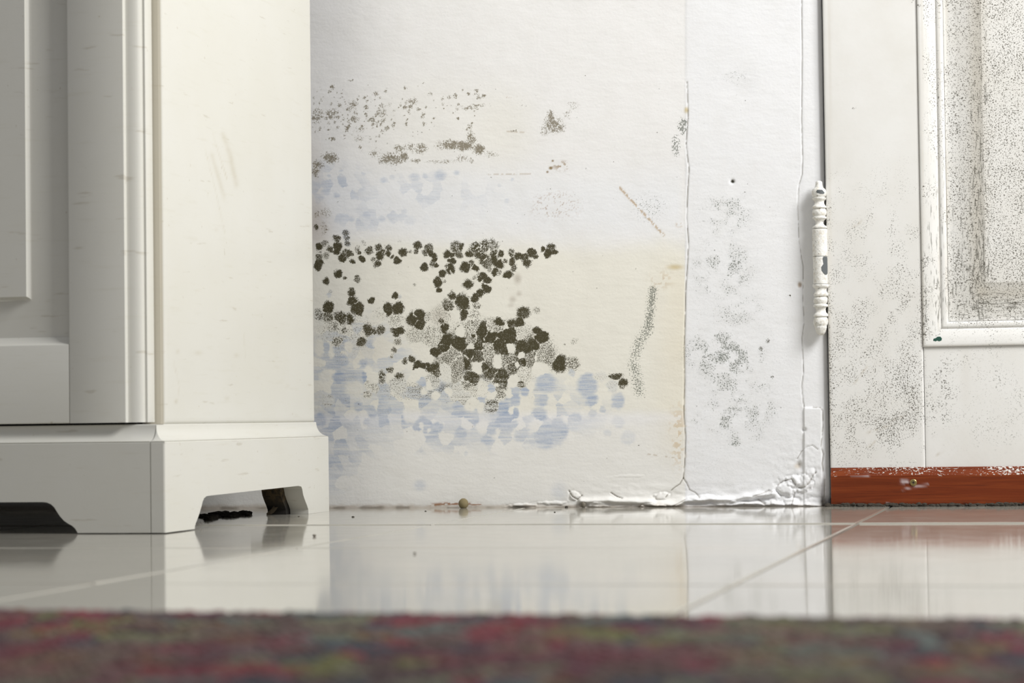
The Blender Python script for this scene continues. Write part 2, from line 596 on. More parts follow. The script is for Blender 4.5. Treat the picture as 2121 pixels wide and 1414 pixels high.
colonies(840, 640, Z, [
    (500, 390, 84, .96), (650, 420, 88, .96), (370, 525, 78, .96, 0, .75), (480, 480, 72, .93), (555, 590, 120, .50), (640, 660, 95, .52),
    (740, 660, 54, .92, 0, 1.5), (790, 555, 78, .92), (800, 850, 100, .90, 0, .85), (970, 700, 50, .86), (1060, 790, 74, .88), (1160, 830, 96, .93),
    (1200, 900, 54, .93), (1160, 960, 60, .7), (1000, 490, 78, .46, 0, 1.3), (900, 440, 70, .93), (870, 570, 85, .76), (945, 260, 72, 1.0, 0, 1.5),
    (1050, 340, 92, 1.0), (1150, 420, 92, 1.0), (1150, 310, 46, 1.0), (1275, 320, 100, 1.0), (1250, 610, 80, .58), (1310, 720, 78, .7), (1200, 510, 58, .9),
    (1280, 470, 64, .03, 0, 1.2), (1125, 640, 60, .03, 0, 1.7), (880, 715, 80, .06, 0, 1.4), (790, 460, 52, .14), (500, 770, 105, .14, .05, 1.1),
    (935, 965, 85, .16, 0, 1.2), (130, 690, 60, .88), (80, 612, 38, .82), (200, 705, 40, .93), (280, 712, 54, .92), (350, 700, 50, .92), (375, 790, 62, .76),
    (330, 880, 80, .42, .1), (610, 810, 85, .52), (750, 950, 84, .66), (680, 1030, 125, .38, .1), (820, 1000, 62, .5), (1050, 1190, 92, .6, .2),
    (1160, 1050, 62, .55), (200, 890, 52, .0, .75), (1055, 975, 52, .0, .7), (1190, 1215, 76, .0, .8), (640, 1190, 64, .0, .75, .8), (925, 1095, 44, .0, .7),
    (480, 1070, 76, .18, .5), (290, 900, 46, .0, 0, 1.9), (230, 1000, 52, .0), (370, 1050, 50, .0, 0, 1.3), (530, 1020, 62, .0, 0, 1.2), (1110, 930, 30, .0, 0, 1.6),
    (1080, 1040, 52, .0), (800, 1160, 90, .02, 0, 1.1), (925, 1200, 46, .0, 0, 1.8), (150, 780, 86, .06, 0, 1.1), (60, 690, 60, .06), (90, 1270, 105, .02, .05),
    (250, 560, 110, .06), (160, 470, 90, .08)])
colonies(1010, 640, Z, [
    (140, 160, 54, 1), (280, 160, 44, .96), (383, 165, 64, 1), (440, 40, 78, .86), (595, 20, 52, .36), (60, 210, 84, .4), (135, 240, 54, .4), (230, 215, 48, .12),
    (392, 290, 84, .3, 0, 1.15), (610, 270, 52, .96), (655, 345, 78, 1.0), (695, 305, 40, .96), (565, 430, 76, .98), (420, 450, 70, .96), (500, 500, 50, .92),
    (722, 560, 112, .47, 0, 1.25), (705, 600, 44, .25), (530, 605, 66, .56, 0, 1.35), (432, 640, 50, .92), (880, 665, 88, 1.0, 0, 1.05), (1035, 670, 82, .5),
    (1030, 770, 44, .1, .4), (1060, 395, 46, .3), (935, 428, 9, .8), (460, 800, 98, .26), (410, 920, 46, .66), (640, 730, 112, .0, 0, .9), (320, 870, 84, .0, 0, 1.25),
    (520, 960, 60, .0), (280, 1030, 58, .0), (50, 1055, 60, .0), (490, 1180, 100, .0), (1000, 965, 66, .0, .12), (715, 900, 115, .0, .7), (455, 1000, 50, .0, .8),
    (330, 1010, 60, .08, .7), (340, 1110, 66, .0, .75), (670, 1110, 62, .0, .7), (640, 1280, 78, .0, .75), (350, 1270, 44, .0, .75, 1.3), (1215, 930, 112, .0, .75, 1.2),
    (1275, 1110, 68, .0, .75, 1.1), (1080, 1320, 54, .0, .6), (410, 560, 46, .02, 0, 1.4), (365, 680, 30, .0, 0, 1.6), (595, 590, 14, .0, 0, 4.0)])
colonies(1150, 720, Z, [
    (735, 340, 84, .90, 0, .5), (825, 435, 52, .92, 0, .95), (810, 490, 24, .88), (765, 650, 74, .0, .6, 1.2), (580, 745, 42, .0, .5), (250, 845, 54, .0, .5),
    (450, 810, 54, .0, .36), (230, 960, 50, .0, .3), (40, 1010, 95, .0, .55, 1.6), (560, 350, 82, .14, .1, .7), (700, 470, 74, .16, .2), (590, 530, 70, .0, 0, 1.2),
    (370, 770, 66, .0), (520, 720, 44, .0), (770, 900, 70, .0, .2), (880, 1100, 80, .0, .2), (640, 1030, 40, .0, .22)])
colonies(860, 780, 6.238, [
    (280, 660, 84, .0, .7, .8), (20, 660, 42, .0, .75), (590, 720, 66, .0, .6), (1190, 660, 74, .0, .55), (1280, 620, 52, .0, .5), (970, 690, 64, .0, .55),
    (930, 815, 84, .0, .55, .6), (1370, 755, 88, .0, .5), (1690, 760, 150, .0, .62), (1860, 690, 105, .0, .6, 1.3), (2070, 530, 62, .0, .5),
    (880, 650, 92, .0, 0, 1.2), (1240, 430, 52, .0), (1340, 660, 46, .0), (80, 640, 34, .0, 0, 1.5), (450, 780, 50, .0), (1560, 620, 90, .0), (650, 990, 28, .0, .2),
    (75, 950, 28, .0, .25), (1520, 850, 44, .0, .35), (550, 850, 70, .0, .3, .5), (175, 690, 24, .0, 0, 1.2)])
colonies(640, 640, Z, [
    (345, 400, 62, .55), (640, 400, 62, .74), (890, 830, 46, .66, .1, 1.9), (990, 740, 44, .66), (1100, 815, 66, .74, 0, .7), (1035, 500, 30, .68, 0, 1.5), (1010, 575, 24, .5),
    (1170, 630, 38, .64), (710, 1040, 52, .62), (805, 960, 52, .42), (1080, 930, 105, .36, .1), (720, 930, 62, .3), (1085, 390, 48, .5), (225, 1110, 80, .34, .2),
    (130, 480, 62, .0, 0, 1.9), (490, 460, 52, .0, 0, 1.4), (730, 780, 62, .02, 0, 1.6), (280, 530, 40, .0, 0, 2.0), (870, 400, 95, .06), (810, 590, 36, .0, 0, 1.6),
    (370, 830, 74, .1, .8, .9), (660, 650, 44, .1, .7), (210, 460, 40, .06, .6, 1.5), (400, 630, 84, .12, .6, .8), (190, 820, 80, .04, .1, 1.1), (560, 970, 120, .04, .08, .8),
    (600, 1190, 44, .0, .6, 1.4), (760, 1250, 62, .0, .6, 1.1), (660, 1290, 62, .0, .05, 1.2), (920, 1180, 62, .0, .55), (700, 1370, 44, .0, .45), (140, 1350, 80, .0, .65),
    (1240, 1290, 100, .0, .04), (680, 820, 36, .1, .8, 2.0)])
A_ = np.array(A_)
_up = (A_[:, 1] < 570) & (A_[:, 4] > .38)
A_[_up, 4] = np.clip(A_[_up, 4] * 1.12 + .04, 0, 1)
A_[:, 2:4] *= np.where((A_[:, 4:5] > .3) & (A_[:, 1:2] > 655) & (A_[:, 1:2] < 830) & (A_[:, 0:1] > 840), 1.12, 1.0)
A_[:, 2:4] *= np.where(A_[:, 4:5] + A_[:, 5:6] > .15, 1.22, 1.08)


def cells(x, y):
    """nearest-colony lookup: density of dark and blue growth, edge falloff, and the seam to the next colony"""
    n = x.size
    best = np.full(n, 9.0)
    sec = np.full(n, 9.0)
    bi = np.full(n, -1)
    wx = x + 7.0 * (fbm(x / 13, y / 13, 30, 2) - .5) + 3 * (vnoise(x / 4, y / 4, 33) - .5)
    wy = y + 7.0 * (fbm(x / 13, y / 13, 36, 2) - .5) + 3 * (vnoise(x / 4, y / 4, 39) - .5)
    for k, (cx, cy, rx, ry, d, b) in enumerate(A_):
        R = max(rx, ry) * 1.35 + 8
        m = np.nonzero((np.abs(x - cx) < R) & (np.abs(y - cy) < R))[0]
        q = np.sqrt(((wx[m] - cx) / rx) ** 2 + ((wy[m] - cy) / ry) ** 2)
        bt = q < best[m]
        sec[m] = np.where(bt, best[m], np.minimum(sec[m], q))
        best[m] = np.where(bt, q, best[m])
        bi[m[bt]] = k
    return best, sec, bi


def rough_cells(x, y, size, seed):
    """random polygonal growth cells for the broad overpainted areas"""
    g = np.random.default_rng(seed)
    wx = x + 6 * (fbm(x / 16, y / 16, seed, 2) - .5)
    wy = y + 6 * (fbm(x / 16, y / 16, seed + 3, 2) - .5)
    ci, cj = np.floor(wx / size).astype(int), np.floor(wy / size).astype(int)
    jx, jy, val = g.random((128, 128)), g.random((128, 128)), g.random((128, 128))
    best, v = np.full(x.size, 1e9), np.zeros(x.size)
    for di in (-1, 0, 1):
        for dj in (-1, 0, 1):
            a, b = ci + di, cj + dj
            d = (wx - (a + jx[a % 128, b % 128]) * size) ** 2 + (wy - (b + jy[a % 128, b % 128]) * size) ** 2
            m = d < best
            best[m] = d[m]
            v[m] = val[a % 128, b % 128][m]
    return v


CRACK1 = [(1423, 170), (1425, 240), (1421, 300), (1427, 350), (1424, 400), (1422, 450), (1426, 500), (1424, 545), (1420, 600), (1419, 660),
          (1417, 720), (1418, 790), (1416, 850), (1420, 905), (1418, 960), (1415, 990)]
CRACK1A = [(1415, 990), (1408, 1002), (1396, 1010), (1385, 1020), (1379, 1030)]
CRACK1B = [(1415, 990), (1422, 1000), (1428, 1014), (1440, 1020), (1450, 1030)]
CRACK2 = [(1660, -10), (1661, 120), (1660, 250), (1662, 330), (1661, 362), (1654, 385), (1652, 430), (1655, 500), (1661, 538), (1664, 552),
          (1663, 620), (1666, 665), (1661, 700), (1664, 770), (1660, 800), (1663, 830), (1666, 846)]
CRACK3 = [(1684, 843), (1700, 844), (1704, 850), (1705, 880), (1701, 925), (1706, 940), (1703, 960), (1708, 990), (1707, 1030)]
CRACK4 = [(1651, 950), (1660, 935), (1672, 925), (1683, 922), (1694, 930)]
SPLITS = [([(1655, 1010), (1668, 1008), (1676, 1000), (1684, 985), (1690, 978)], 1.6), ([(1560, 1028), (1578, 1022), (1592, 1016), (1600, 1018)], 1.3),
          ([(1610, 1005), (1622, 996), (1640, 992), (1648, 1003)], 1.4), ([(1570, 1034), (1585, 1044)], 1.5), ([(1640, 1045), (1646, 1020)], 1.2),
          ([(1178, 1016), (1186, 1028), (1196, 1034), (1205, 1026)], 1.0), ([(1265, 1020), (1278, 1028), (1290, 1032)], .9),
          ([(1322, 1052), (1330, 1044), (1345, 1048), (1372, 1050)], 1.3), ([(1395, 1048), (1410, 1040), (1420, 1034)], 1.3)]
RIDGE = [(1205, 1036), (1225, 1038), (1270, 1036), (1320, 1038), (1360, 1042), (1400, 1044), (1425, 1035), (1470, 1034), (1520, 1033), (1552, 1029),
         (1580, 1024), (1600, 1022)]
LIP = [(1212, 1047), (1300, 1046), (1380, 1048), (1470, 1044), (1560, 1042), (1600, 1044), (1640, 1045), (1700, 1046)]


def wall_relief(x, y):
    """outward relief of the plaster in metres"""
    h = 0.0010 * (fbm(x / 130, y / 130, 50, 3) - .5) + 0.00016 * (fbm(x / 26, y / 9, 55, 3) - .5)
    h = h + 0.00025 * sstep(1417, 1424, x) + 0.0002 * sstep(1656, 1668, x)
    for P in (CRACK1, CRACK2):
        h = h - 0.0007 * np.exp(-(poly_d(x, y, P, 12) / 1.1) ** 2)
    for P in (CRACK1A, CRACK1B, CRACK3, CRACK4):
        h = h - 0.0006 * np.exp(-(poly_d(x, y, P, 12) / 1.1) ** 2)
    # hollow undercut and swollen ridge along the foot of the wall
    low = sstep(980, 1046, y)
    h = h + low * 0.0030 * (fbm(x / 34, y / 16, 60, 3) - .45) * sstep(1150, 1260, x)
    wv = 4.5 * (fbm(x / 22, y * 0, 64, 2) - .5)
    d = poly_d(x, y + wv, RIDGE, 40)
    h = h + 0.0042 * np.exp(-(d / 6.0) ** 2)
    d2 = poly_d(x, y + wv + 9, [(p, q + 17) for p, q in RIDGE], 30)
    h = h - 0.0026 * np.exp(-(d2 / 4.0) ** 2)
    d = poly_d(x, y + wv * .7, LIP, 30)
    h = h + 0.0030 * np.exp(-(d / 4.5) ** 2)
    for (cx, cy, rx, ry, a) in ((1598, 1031, 15, 12, .0030), (1628, 1012, 18, 14, .0034), (1642, 996, 14, 11, .0026), (1662, 1000, 17, 15, .0030),
                                (1678, 984, 10, 12, .0016), (1640, 1038, 14, 8, .0030), (1372, 1026, 14, 7, .0024), (1240, 1045, 22, 5, .0026),
                                (1350, 1047, 28, 4, .0030), (1190, 1027, 9, 8, .0020), (1080, 1046, 26, 3, .0016), (1145, 1041, 30, 4, .0016),
                                (1300, 985, 30, 3, .0004), (1690, 1040, 20, 8, .0022), (1455, 1030, 26, 6, .0024), (1520, 1042, 34, 5, .0022)):
        jx, jy = 1.1 * rx * (fbm(x / 9, y / 9, 66, 3) - .5), 1.1 * ry * (fbm(x / 9, y / 9, 68, 3) - .5)
        q = ((x - cx + wv + jx) / rx) ** 2 + ((y - cy + wv * .5 + jy) / ry) ** 2
        a = a * .62
        h = h + a * np.exp(-q ** 2) - 0.35 * a * np.exp(-((np.sqrt(q) - 1.25) / .18) ** 2)
    for P, w in SPLITS:
        h = h - 0.0014 * np.exp(-(poly_d(x, y, P, 10) / w) ** 2)
    # raised filler block beside the door
    edge = np.minimum(np.minimum(sstep(1664, 1667, x), 1 - sstep(1701.5, 1704.5, x)), sstep(842, 846, y))
    h = h + 0.0016 * edge * (1 - 0.4 * sstep(960, 1040, y))
    h = h + 0.0010 * (fbm(x / 11, y / 9, 70, 3) - .5) * sstep(850, 1000, y) * sstep(1560, 1660, x)
    # small pits
    for (cx, cy, r) in ((1517, 376, 4), (1666, 890, 4), (1208, 1046, 5), (1657, 590, 5), (1655, 962, 6)):
        h = h - 0.0022 * np.exp(-(((x - cx) ** 2 + (y - cy) ** 2) / r ** 2))
    return h


def rgb(r, g, b):
    f = lambda v: ((v / 255 + .055) / 1.055) ** 2.4 if v > 10 else v / 255 / 12.92
    return np.array([f(r), f(g), f(b)])


def wall_stain(x, y):
    n = x.size
    white, cream, cool = rgb(238, 237, 236), rgb(235, 232, 220), rgb(235, 237, 241)
    T = np.tile(white, (n, 1))

    def lay(m, colour):
        nonlocal T
        T = T * (1 - m[:, None]) + colour * m[:, None]
    wob = 30 * (fbm(x / 60, y / 60, 80, 3) - .5)
    m = sstep(470, 540, y + wob) * (1 - sstep(842, 868, y + .4 * wob)) * (1 - sstep(1417, 1421, x))
    lay(m * 0.85, cream)
    m = ell(x, y, 900, 260, 190, 130, .8) * .25 + ell(x, y, 1050, 270, 80, 110, .8) * .3
    lay(m, cream)
    lay(sstep(868, 890, y + wob) * (1 - sstep(1417, 1421, x)) * .5, rgb(233, 231, 223))
    lay(sstep(300, 420, y) * (1 - sstep(440, 520, y + wob)) * (1 - sstep(1400, 1420, x)) * .6, cool)
    lay(sstep(1417, 1422, x) * .5, cool)
    # ochre damp band left of the long crack
    och = sstep(1320, 1412, x + .6 * wob) * (1 - sstep(1416, 1421, x)) * sstep(500, 600, y + wob) * (1 - sstep(900, 990, y)) * (.35 + .5 * fbm(x / 40, y / 60, 84, 2))
    lay(och * .40, rgb(228, 214, 182))
    lay(ell(x, y, 1398, 553, 20, 7, .9) * .6, rgb(190, 165, 95))
    lay(ell(x, y, 1370, 580, 30, 22, .9) * .3 * (fbm(x / 6, y / 6, 90, 2) > .55), rgb(170, 130, 60))
    lay(ell(x, y, 1407, 465, 10, 7, .9) * .5 * (fbm(x / 5, y / 5, 91, 2) > .5), rgb(170, 130, 60))
    lay(ell(x, y, 1422, 228, 6, 8, .9) * .7, rgb(190, 165, 80))
    lay(ell(x, y, 1163, 343, 24, 12, .9) * .75 * (fbm(x / 5, y / 5, 92, 2) > .56), rgb(140, 105, 40))
    for (cx, cy, r) in ((1141, 348, 5), (1145, 333, 3), (1134, 356, 3)):
        lay(ell(x, y, cx, cy, r, r * .8, .6) * .9, rgb(125, 95, 20))
    lay(ell(x, y, 1405, 900, 22, 80, .9) * .5 * (fbm(x / 7, y / 7, 93, 2) > .58), rgb(200, 170, 120))
    lay(ell(x, y, 1150, 425, 60, 34, .9) * .6 * (fbm(x / 3, y / 3, 94, 2) > .70), rgb(150, 110, 70))
    for (ax, ay, bx, by) in ((1283, 388, 1375, 487),):
        d = poly_d(x, y, [(ax, ay), (bx, by)], 10)
        lay(np.exp(-(d / 2.6) ** 2) * .75 * (fbm(x / 3, y / 3, 95, 2) > .48), rgb(175, 140, 85))
    for (ax, ay, bx, by) in ((1050, 272, 1085, 274), (1010, 361, 1100, 360), (1048, 202, 1070, 200), (1340, 940, 1415, 950)):
        d = poly_d(x, y, [(ax, ay), (bx, by)], 10)
        lay(np.exp(-(d / 1.3) ** 2) * .5 * (fbm(x / 5, y / 5, 96, 2) > .5), rgb(165, 140, 105))
    # rust and grime along the floor line
    d = poly_d(x, y, [(893, 1046), (920, 1043), (995, 1044)], 12)
    lay(np.exp(-(d / 3.2) ** 2) * sstep(.40, .62, fbm(x / 7, y / 2, 97, 3)) * .95, rgb(150, 92, 45))
    lay(sstep(1041, 1051, y + 6 * (fbm(x / 12, y / 6, 98, 2) - .5)) * .45, rgb(165, 140, 105))
    lay(sstep(1047, 1051, y + 6 * (fbm(x / 18, y / 6, 99, 2) - .5)) * .5 * sstep(.45, .7, fbm(x / 26, y * 0, 101, 2)), rgb(80, 66, 46))
    lay(ell(x, y, 1074, 1051, 30, 4, .6) * .85, rgb(60, 55, 45))
    lay(ell(x, y, 1706, 1040, 9, 16, .9) * .8, rgb(95, 85, 62))
    lay(ell(x, y, 1652, 965, 9, 8, .9) * .6, rgb(150, 130, 95))
    lay(ell(x, y, 1656, 590, 5, 7, .8) * .7, rgb(160, 130, 95))
    lay(ell(x, y, 1517, 376, 5, 4, .6) * .95, rgb(75, 75, 70))
    # cracks hold dirt
    for P, w, a in ((CRACK1, 1.1, .75), (CRACK2, 1.0, .5), (CRACK1A, 1.1, .8), (CRACK1B, 1.0, .7), (CRACK3, 1.2, .7), (CRACK4, .9, .6)):
        lay(np.exp(-(poly_d(x, y, P, 10) / w) ** 2) * a * sstep(.25, .5, fbm(x / 9, y / 9, 102, 2)), rgb(110, 100, 80))
    for P, w in SPLITS:
        lay(np.exp(-(poly_d(x, y, P, 10) / (w * .8)) ** 2) * .5, rgb(120, 105, 80))
    lay(np.exp(-(poly_d(x, y, RIDGE, 30) / 3) ** 2) * 0.0, rgb(0, 0, 0))

    # --- growth
    dark, brown, blue, green = (np.zeros(n) for _ in range(4))
    # broad overpainted (bluish) areas, broken into cells
    cv = rough_cells(x, y, 24, 5)
    band = np.maximum.reduce([ell(x, y, 940, 850, 330, 90, .55), ell(x, y, 745, 770, 130, 130, .6) * .9, ell(x, y, 720, 870, 100, 90, .7),
                              ell(x, y, 690, 950, 70, 80, .9) * .9])
    strk = fbm(x / 120, y / 3.2, 110, 3)
    blue = band * (0.30 + 0.36 * sstep(.45, .8, cv)) * sstep(.22, .36, cv) * sstep(.2, .55, strk + .1)
    dark = ell(x, y, 1010, 730, 150, 75, .5) * (.55 + .3 * cv)
    dark = np.maximum(dark, ell(x, y, 960, 808, 200, 30, .8) * .5 * sstep(.3, .6, strk))
    dark = np.maximum(dark, ell(x, y, 720, 690, 90, 60, .9) * .22)
    dark = np.maximum(dark, band * 0.16 * sstep(.5, .9, cv) * sstep(.4, .65, strk) * (1 - sstep(830, 900, y)))
    up = np.maximum.reduce([ell(x, y, 700, 390, 75, 45, .9) * .8, ell(x, y, 760, 440, 110, 45, .9) * .7, ell(x, y, 860, 400, 180, 60, .9) * .4, ell(x, y, 690, 350, 60, 30, .9) * .4])
    cv2 = rough_cells(x, y, 19, 8)
    blue = np.maximum(blue, up * (.10 + .62 * sstep(.5, .9, cv2)))
    for (u, v, r, d) in ((155, 895, 18, .5), (130, 1010, 45, .55), (210, 1040, 30, .6), (570, 925, 35, .6), (800, 905, 50, .5), (880, 895, 30, .55), (990, 890, 60, .7), (1120, 870, 28, .55),
                         (440, 1190, 50, .6), (550, 1220, 40, .5), (320, 1220, 30, .5), (620, 1230, 18, .5), (415, 880, 22, .4), (245, 855, 22, .4), (630, 905, 30, .4), (700, 910, 20, .3),
                         (1540, 920, 18, .35), (1500, 1085, 26, .35), (1440, 965, 18, .3), (110, 940, 40, .4), (90, 1060, 40, .4), (720, 1160, 30, .3), (760, 1230, 60, .25)):
        px, py, rr = 640 + u / 3.657, 120 + v / 3.657, r / 3.657
        w = 4 * (fbm(x / 7, y / 7, 120, 2) - .5)
        blue = np.maximum(blue, ell(x + w, y + w, px, py, rr, rr * .8, .7) * d * .8)
    blue = np.maximum(blue, ell(x, y, 870, 1005, 16, 14, .8) * .35)
    blue = np.maximum(blue, ell(x, y, 1158, 1018, 20, 24, .9) * .25)
    # mapped colonies
    b, s, k = cells(x, y)
    on = k >= 0
    kk = np.clip(k, 0, None)
    D, B = A_[kk, 4], A_[kk, 5]
    inside = 1 - sstep(.60, 1.13, b)
    core = 1.0 + .10 * (1 - b)
    soft = np.where(b < .5, 1.0, 1 - .26 * sstep(.5, 1.05, b))
    jit = .80 + .4 * fbm(x / 6, y / 6, 130, 2)
    dd = D * inside * core * soft * np.where(D > .8, np.clip(jit, .9, 1.1), jit)
    # brush drag below
    drag = sstep(745, 860, y + 30 * (fbm(x / 50, y / 50, 133, 2) - .5))
    dd = dd * (1 - drag * .75 * sstep(.35, .62, strk))
    fresh = on & (b < 1.1)
    keep = 1 - inside
    dark = np.where(fresh, dark * keep + dd, dark)
    blue = np.where(fresh, blue * keep + B * inside * (.75 + .5 * strk), blue)
    # haze around growths (spores)
    # hairline seams between neighbouring colonies
    seam = on & (b < .98) & (s < 1.15)
    ds = np.where(seam, s - b, 9)
    g = sstep(.50, .62, fbm(x / 14, y / 14, 140, 2))
    dark = dark * (1 - .85 * np.exp(-(ds / .075) ** 2) * g)
    # white scratch lines through the upper row and drawn strokes
    for P, w in (([(1015, 588), (1004, 588)], 1.3), ([(655, 525), (668, 524)], 1.3), ([(984, 545), (1010, 566), (1018, 575)], 2.2), ([(932, 560), (938, 570)], 1.2), ([(962, 504), (975, 515)], 1.0),
                 ([(1028, 528), (1033, 520)], 1.2), ([(1002, 540), (1008, 534)], 1.2), ([(796, 525), (800, 515)], 1.0), ([(807, 532), (814, 524)], 1.0), ([(962, 735), (970, 743)], 1.4)):
        dark = dark * (1 - .95 * np.exp(-(poly_d(x, y, P, 10) / w) ** 2))
    # white crackle over the rubbed patch
    cr = ell(x, y, 1000, 508, 75, 22, .5)
    cr1 = np.abs(fbm(x / 4, y / 5, 145, 2) - .5)
    dark = dark * (1 - cr * .75 * (1 - sstep(.02, .09, cr1)))
    # ring colony
    q = np.hypot(x - (840 + 672 / Z), y - (640 + 275 / Z))
    dark = np.maximum(dark, .7 * np.exp(-((q - 12.5) / 1.2) ** 2) * (y < 690) * sstep(.3, .6, fbm(x / 3, y / 3, 147, 1)))
    # sprinkling of spots, upper left
    g = np.random.default_rng(21)
    for i in range(620):
        sx, sy = 645 + g.random() ** 1.2 * 370, 165 + g.beta(2.2, 2.2) * 160
        w = ell(np.array([sx]), np.array([sy]), 760, 235, 130, 75, .8)[0] + .6 * ell(np.array([sx]), np.array([sy]), 945, 200, 75, 45, .8)[0] + .14
        if g.random() > w:
            continue
        r = .9 + 4.2 * g.random() ** 3.5
        m = np.nonzero((np.abs(x - sx) < 9) & (np.abs(y - sy) < 9))[0]
        dst = np.hypot(x[m] - sx, y[m] - sy) + 2.0 * (vnoise(x[m] / 2.5, y[m] / 2.5, 150) - .5)
        brown[m] = np.maximum(brown[m], (1 - sstep(r * .5, r * 1.4, dst)) * (.35 + .4 * g.random()))
    for (u, v, rx, ry, d) in ((620, 765, 105, 50, .70), (720, 745, 40, 40, .72), (690, 690, 55, 40, .5), (850, 685, 50, 45, .62), (765, 670, 45, 35, .42), (1080, 660, 80, 36, .75), (1180, 665, 80, 40, .8),
                              (1225, 610, 40, 50, .66), (1290, 690, 50, 45, .85), (1160, 760, 50, 30, .45), (160, 755, 65, 45, .72), (70, 810, 50, 40, .6), (50, 860, 30, 40, .7), (810, 780, 45, 18, .62),
                              (1000, 785, 120, 12, .45), (490, 725, 45, 25, .4), (560, 760, 50, 50, .4), (1380, 730, 60, 30, .3), (1835, 440, 38, 50, .62), (1850, 510, 75, 70, .60), (1900, 530, 50, 35, .5),
                              (1960, 430, 30, 40, .3), (1790, 540, 40, 60, .36), (1200, 375, 55, 18, .6), (1280, 355, 60, 14, .45), (1115, 285, 26, 24, .55), (990, 660, 40, 40, .36), (1230, 770, 30, 25, .4),
                              (560, 420, 34, 40, .5), (330, 355, 40, 40, .5), (170, 420, 60, 40, .5), (60, 440, 40, 60, .45), (60, 400, 30, 24, .5), (470, 465, 45, 20, .45), (290, 530, 26, 26, .7), (400, 535, 30, 30, .42),
                              (590, 535, 20, 20, .7), (180, 222, 18, 18, .6), (730, 225, 14, 14, .7), (515, 268, 16, 16, .65), (425, 300, 16, 16, .6), (780, 330, 50, 25, .5), (320, 170, 30, 14, .4),
                              (1270, 275, 25, 15, .5), (735, 505, 16, 20, .6), (350, 465, 36, 24, .55), (130, 1170, 50, 40, .3), (60, 1180, 24, 24, .5), (115, 1290, 30, 60, .35), (2000, 360, 60, 30, .24),
                              (1560, 555, 40, 8, .5), (380, 610, 40, 30, .3)):
        px, py = 640 + u / 3.657, 120 + v / 3.657
        w = 7 * (fbm(x / 6, y / 6, 155, 2) - .5)
        w2 = 7 * (fbm(x / 6, y / 6, 158, 2) - .5)
        q = ell(x + w, y + w2, px, py, rx / 3.657 * 1.08, ry / 3.657 * 1.08, .75)
        brown = np.maximum(brown, q * d * 1.22 * (.55 + .8 * fbm(x / 5, y / 5, 160, 2)))
    lay(ell(x, y, 655, 470, 40, 60, .9) * .4 + ell(x, y, 648, 380, 30, 120, .9) * .25, rgb(170, 152, 132))
    # pale brown ghosts
    for (cx, cy, rx, ry, d) in ((1072, 577, 10, 14, .34), (1062, 620, 9, 9, .3), (1075, 608, 7, 7, .26), (1058, 632, 8, 6, .2), (910, 655, 26, 24, .22), (770, 725, 70, 40, .10)):
        lay(ell(x, y, cx, cy, rx, ry, .9) * d, rgb(120, 95, 70))
    # single dark specks
    for i in range(160):
        sx, sy = 660 + g.random() * 980, 140 + g.random() * 860
        r = .6 + 1.0 * g.random() ** 2
        m = np.nonzero((np.abs(x - sx) < 4) & (np.abs(y - sy) < 4))[0]
        dark[m] = np.maximum(dark[m], (1 - sstep(r * .6, r * 1.5, np.hypot(x[m] - sx, y[m] - sy))) * .5)
    # green rub marks
    gr = ell(x, y, 1414, 260, 12, 20, .7) * .62 + ell(x, y, 1400, 303, 11, 30, .8) * .42
    P = [(1352, 600), (1348, 640), (1342, 680)]
    gr = np.maximum(gr, np.exp(-(poly_d(x, y, P, 30) / 9) ** 2) * .66)
    P = [(1345, 676), (1322, 712), (1312, 750), (1318, 780), (1325, 812)]
    gr = np.maximum(gr, np.exp(-(poly_d(x, y, P, 30) / 12) ** 2) * .46 * (.5 + fbm(x / 9, y / 9, 165, 2)))
    gr = np.maximum(gr, ell(x, y, 1345, 430, 60, 50, .9) * .15)
    green = gr
    # grey growth on the panel beside the door
    fld = np.maximum.reduce([ell(x, y, 1500, 735, 95, 60, .8) * .62, ell(x, y, 1530, 800, 75, 50, .8) * .42, ell(x, y, 1500, 860, 75, 40, .8) * .55, ell(x, y, 1560, 840, 60, 60, .9) * .45,
                             ell(x, y, 1500, 560, 75, 70, .9) * .46, ell(x, y, 1500, 440, 75, 70, .9) * .34, ell(x, y, 1540, 900, 55, 40, .9) * .36, ell(x, y, 1530, 650, 70, 60, .9) * .28,
                             ell(x, y, 1520, 160, 70, 40, .9) * .14, ell(x, y, 1615, 915, 16, 14, .7) * .5, ell(x, y, 1525, 918, 18, 10, .8) * .5])
    cl = sstep(.36, .68, fbm(x / 20, y / 20, 170, 4))
    green = np.maximum(green, fld * (.15 + .85 * cl) * .80)
    lay(fld * cl * .42, rgb(150, 150, 142))
    green = np.maximum(green, sstep(1420, 1440, x) * (1 - sstep(1630, 1660, x)) * sstep(300, 420, y) * .07)
    for (cx, cy, r) in ((1517, 375, 4), (1576, 722, 6), (1590, 706, 6), (1600, 780, 4), (1636, 612, 3)):
        dark = np.maximum(dark, ell(x, y, cx, cy, r, r, .7) * .6)
    blue[x > 1419] = 0
    return np.column_stack([T, np.ones(n)]), np.clip(np.column_stack([dark, brown, blue, green]), 0, 1)


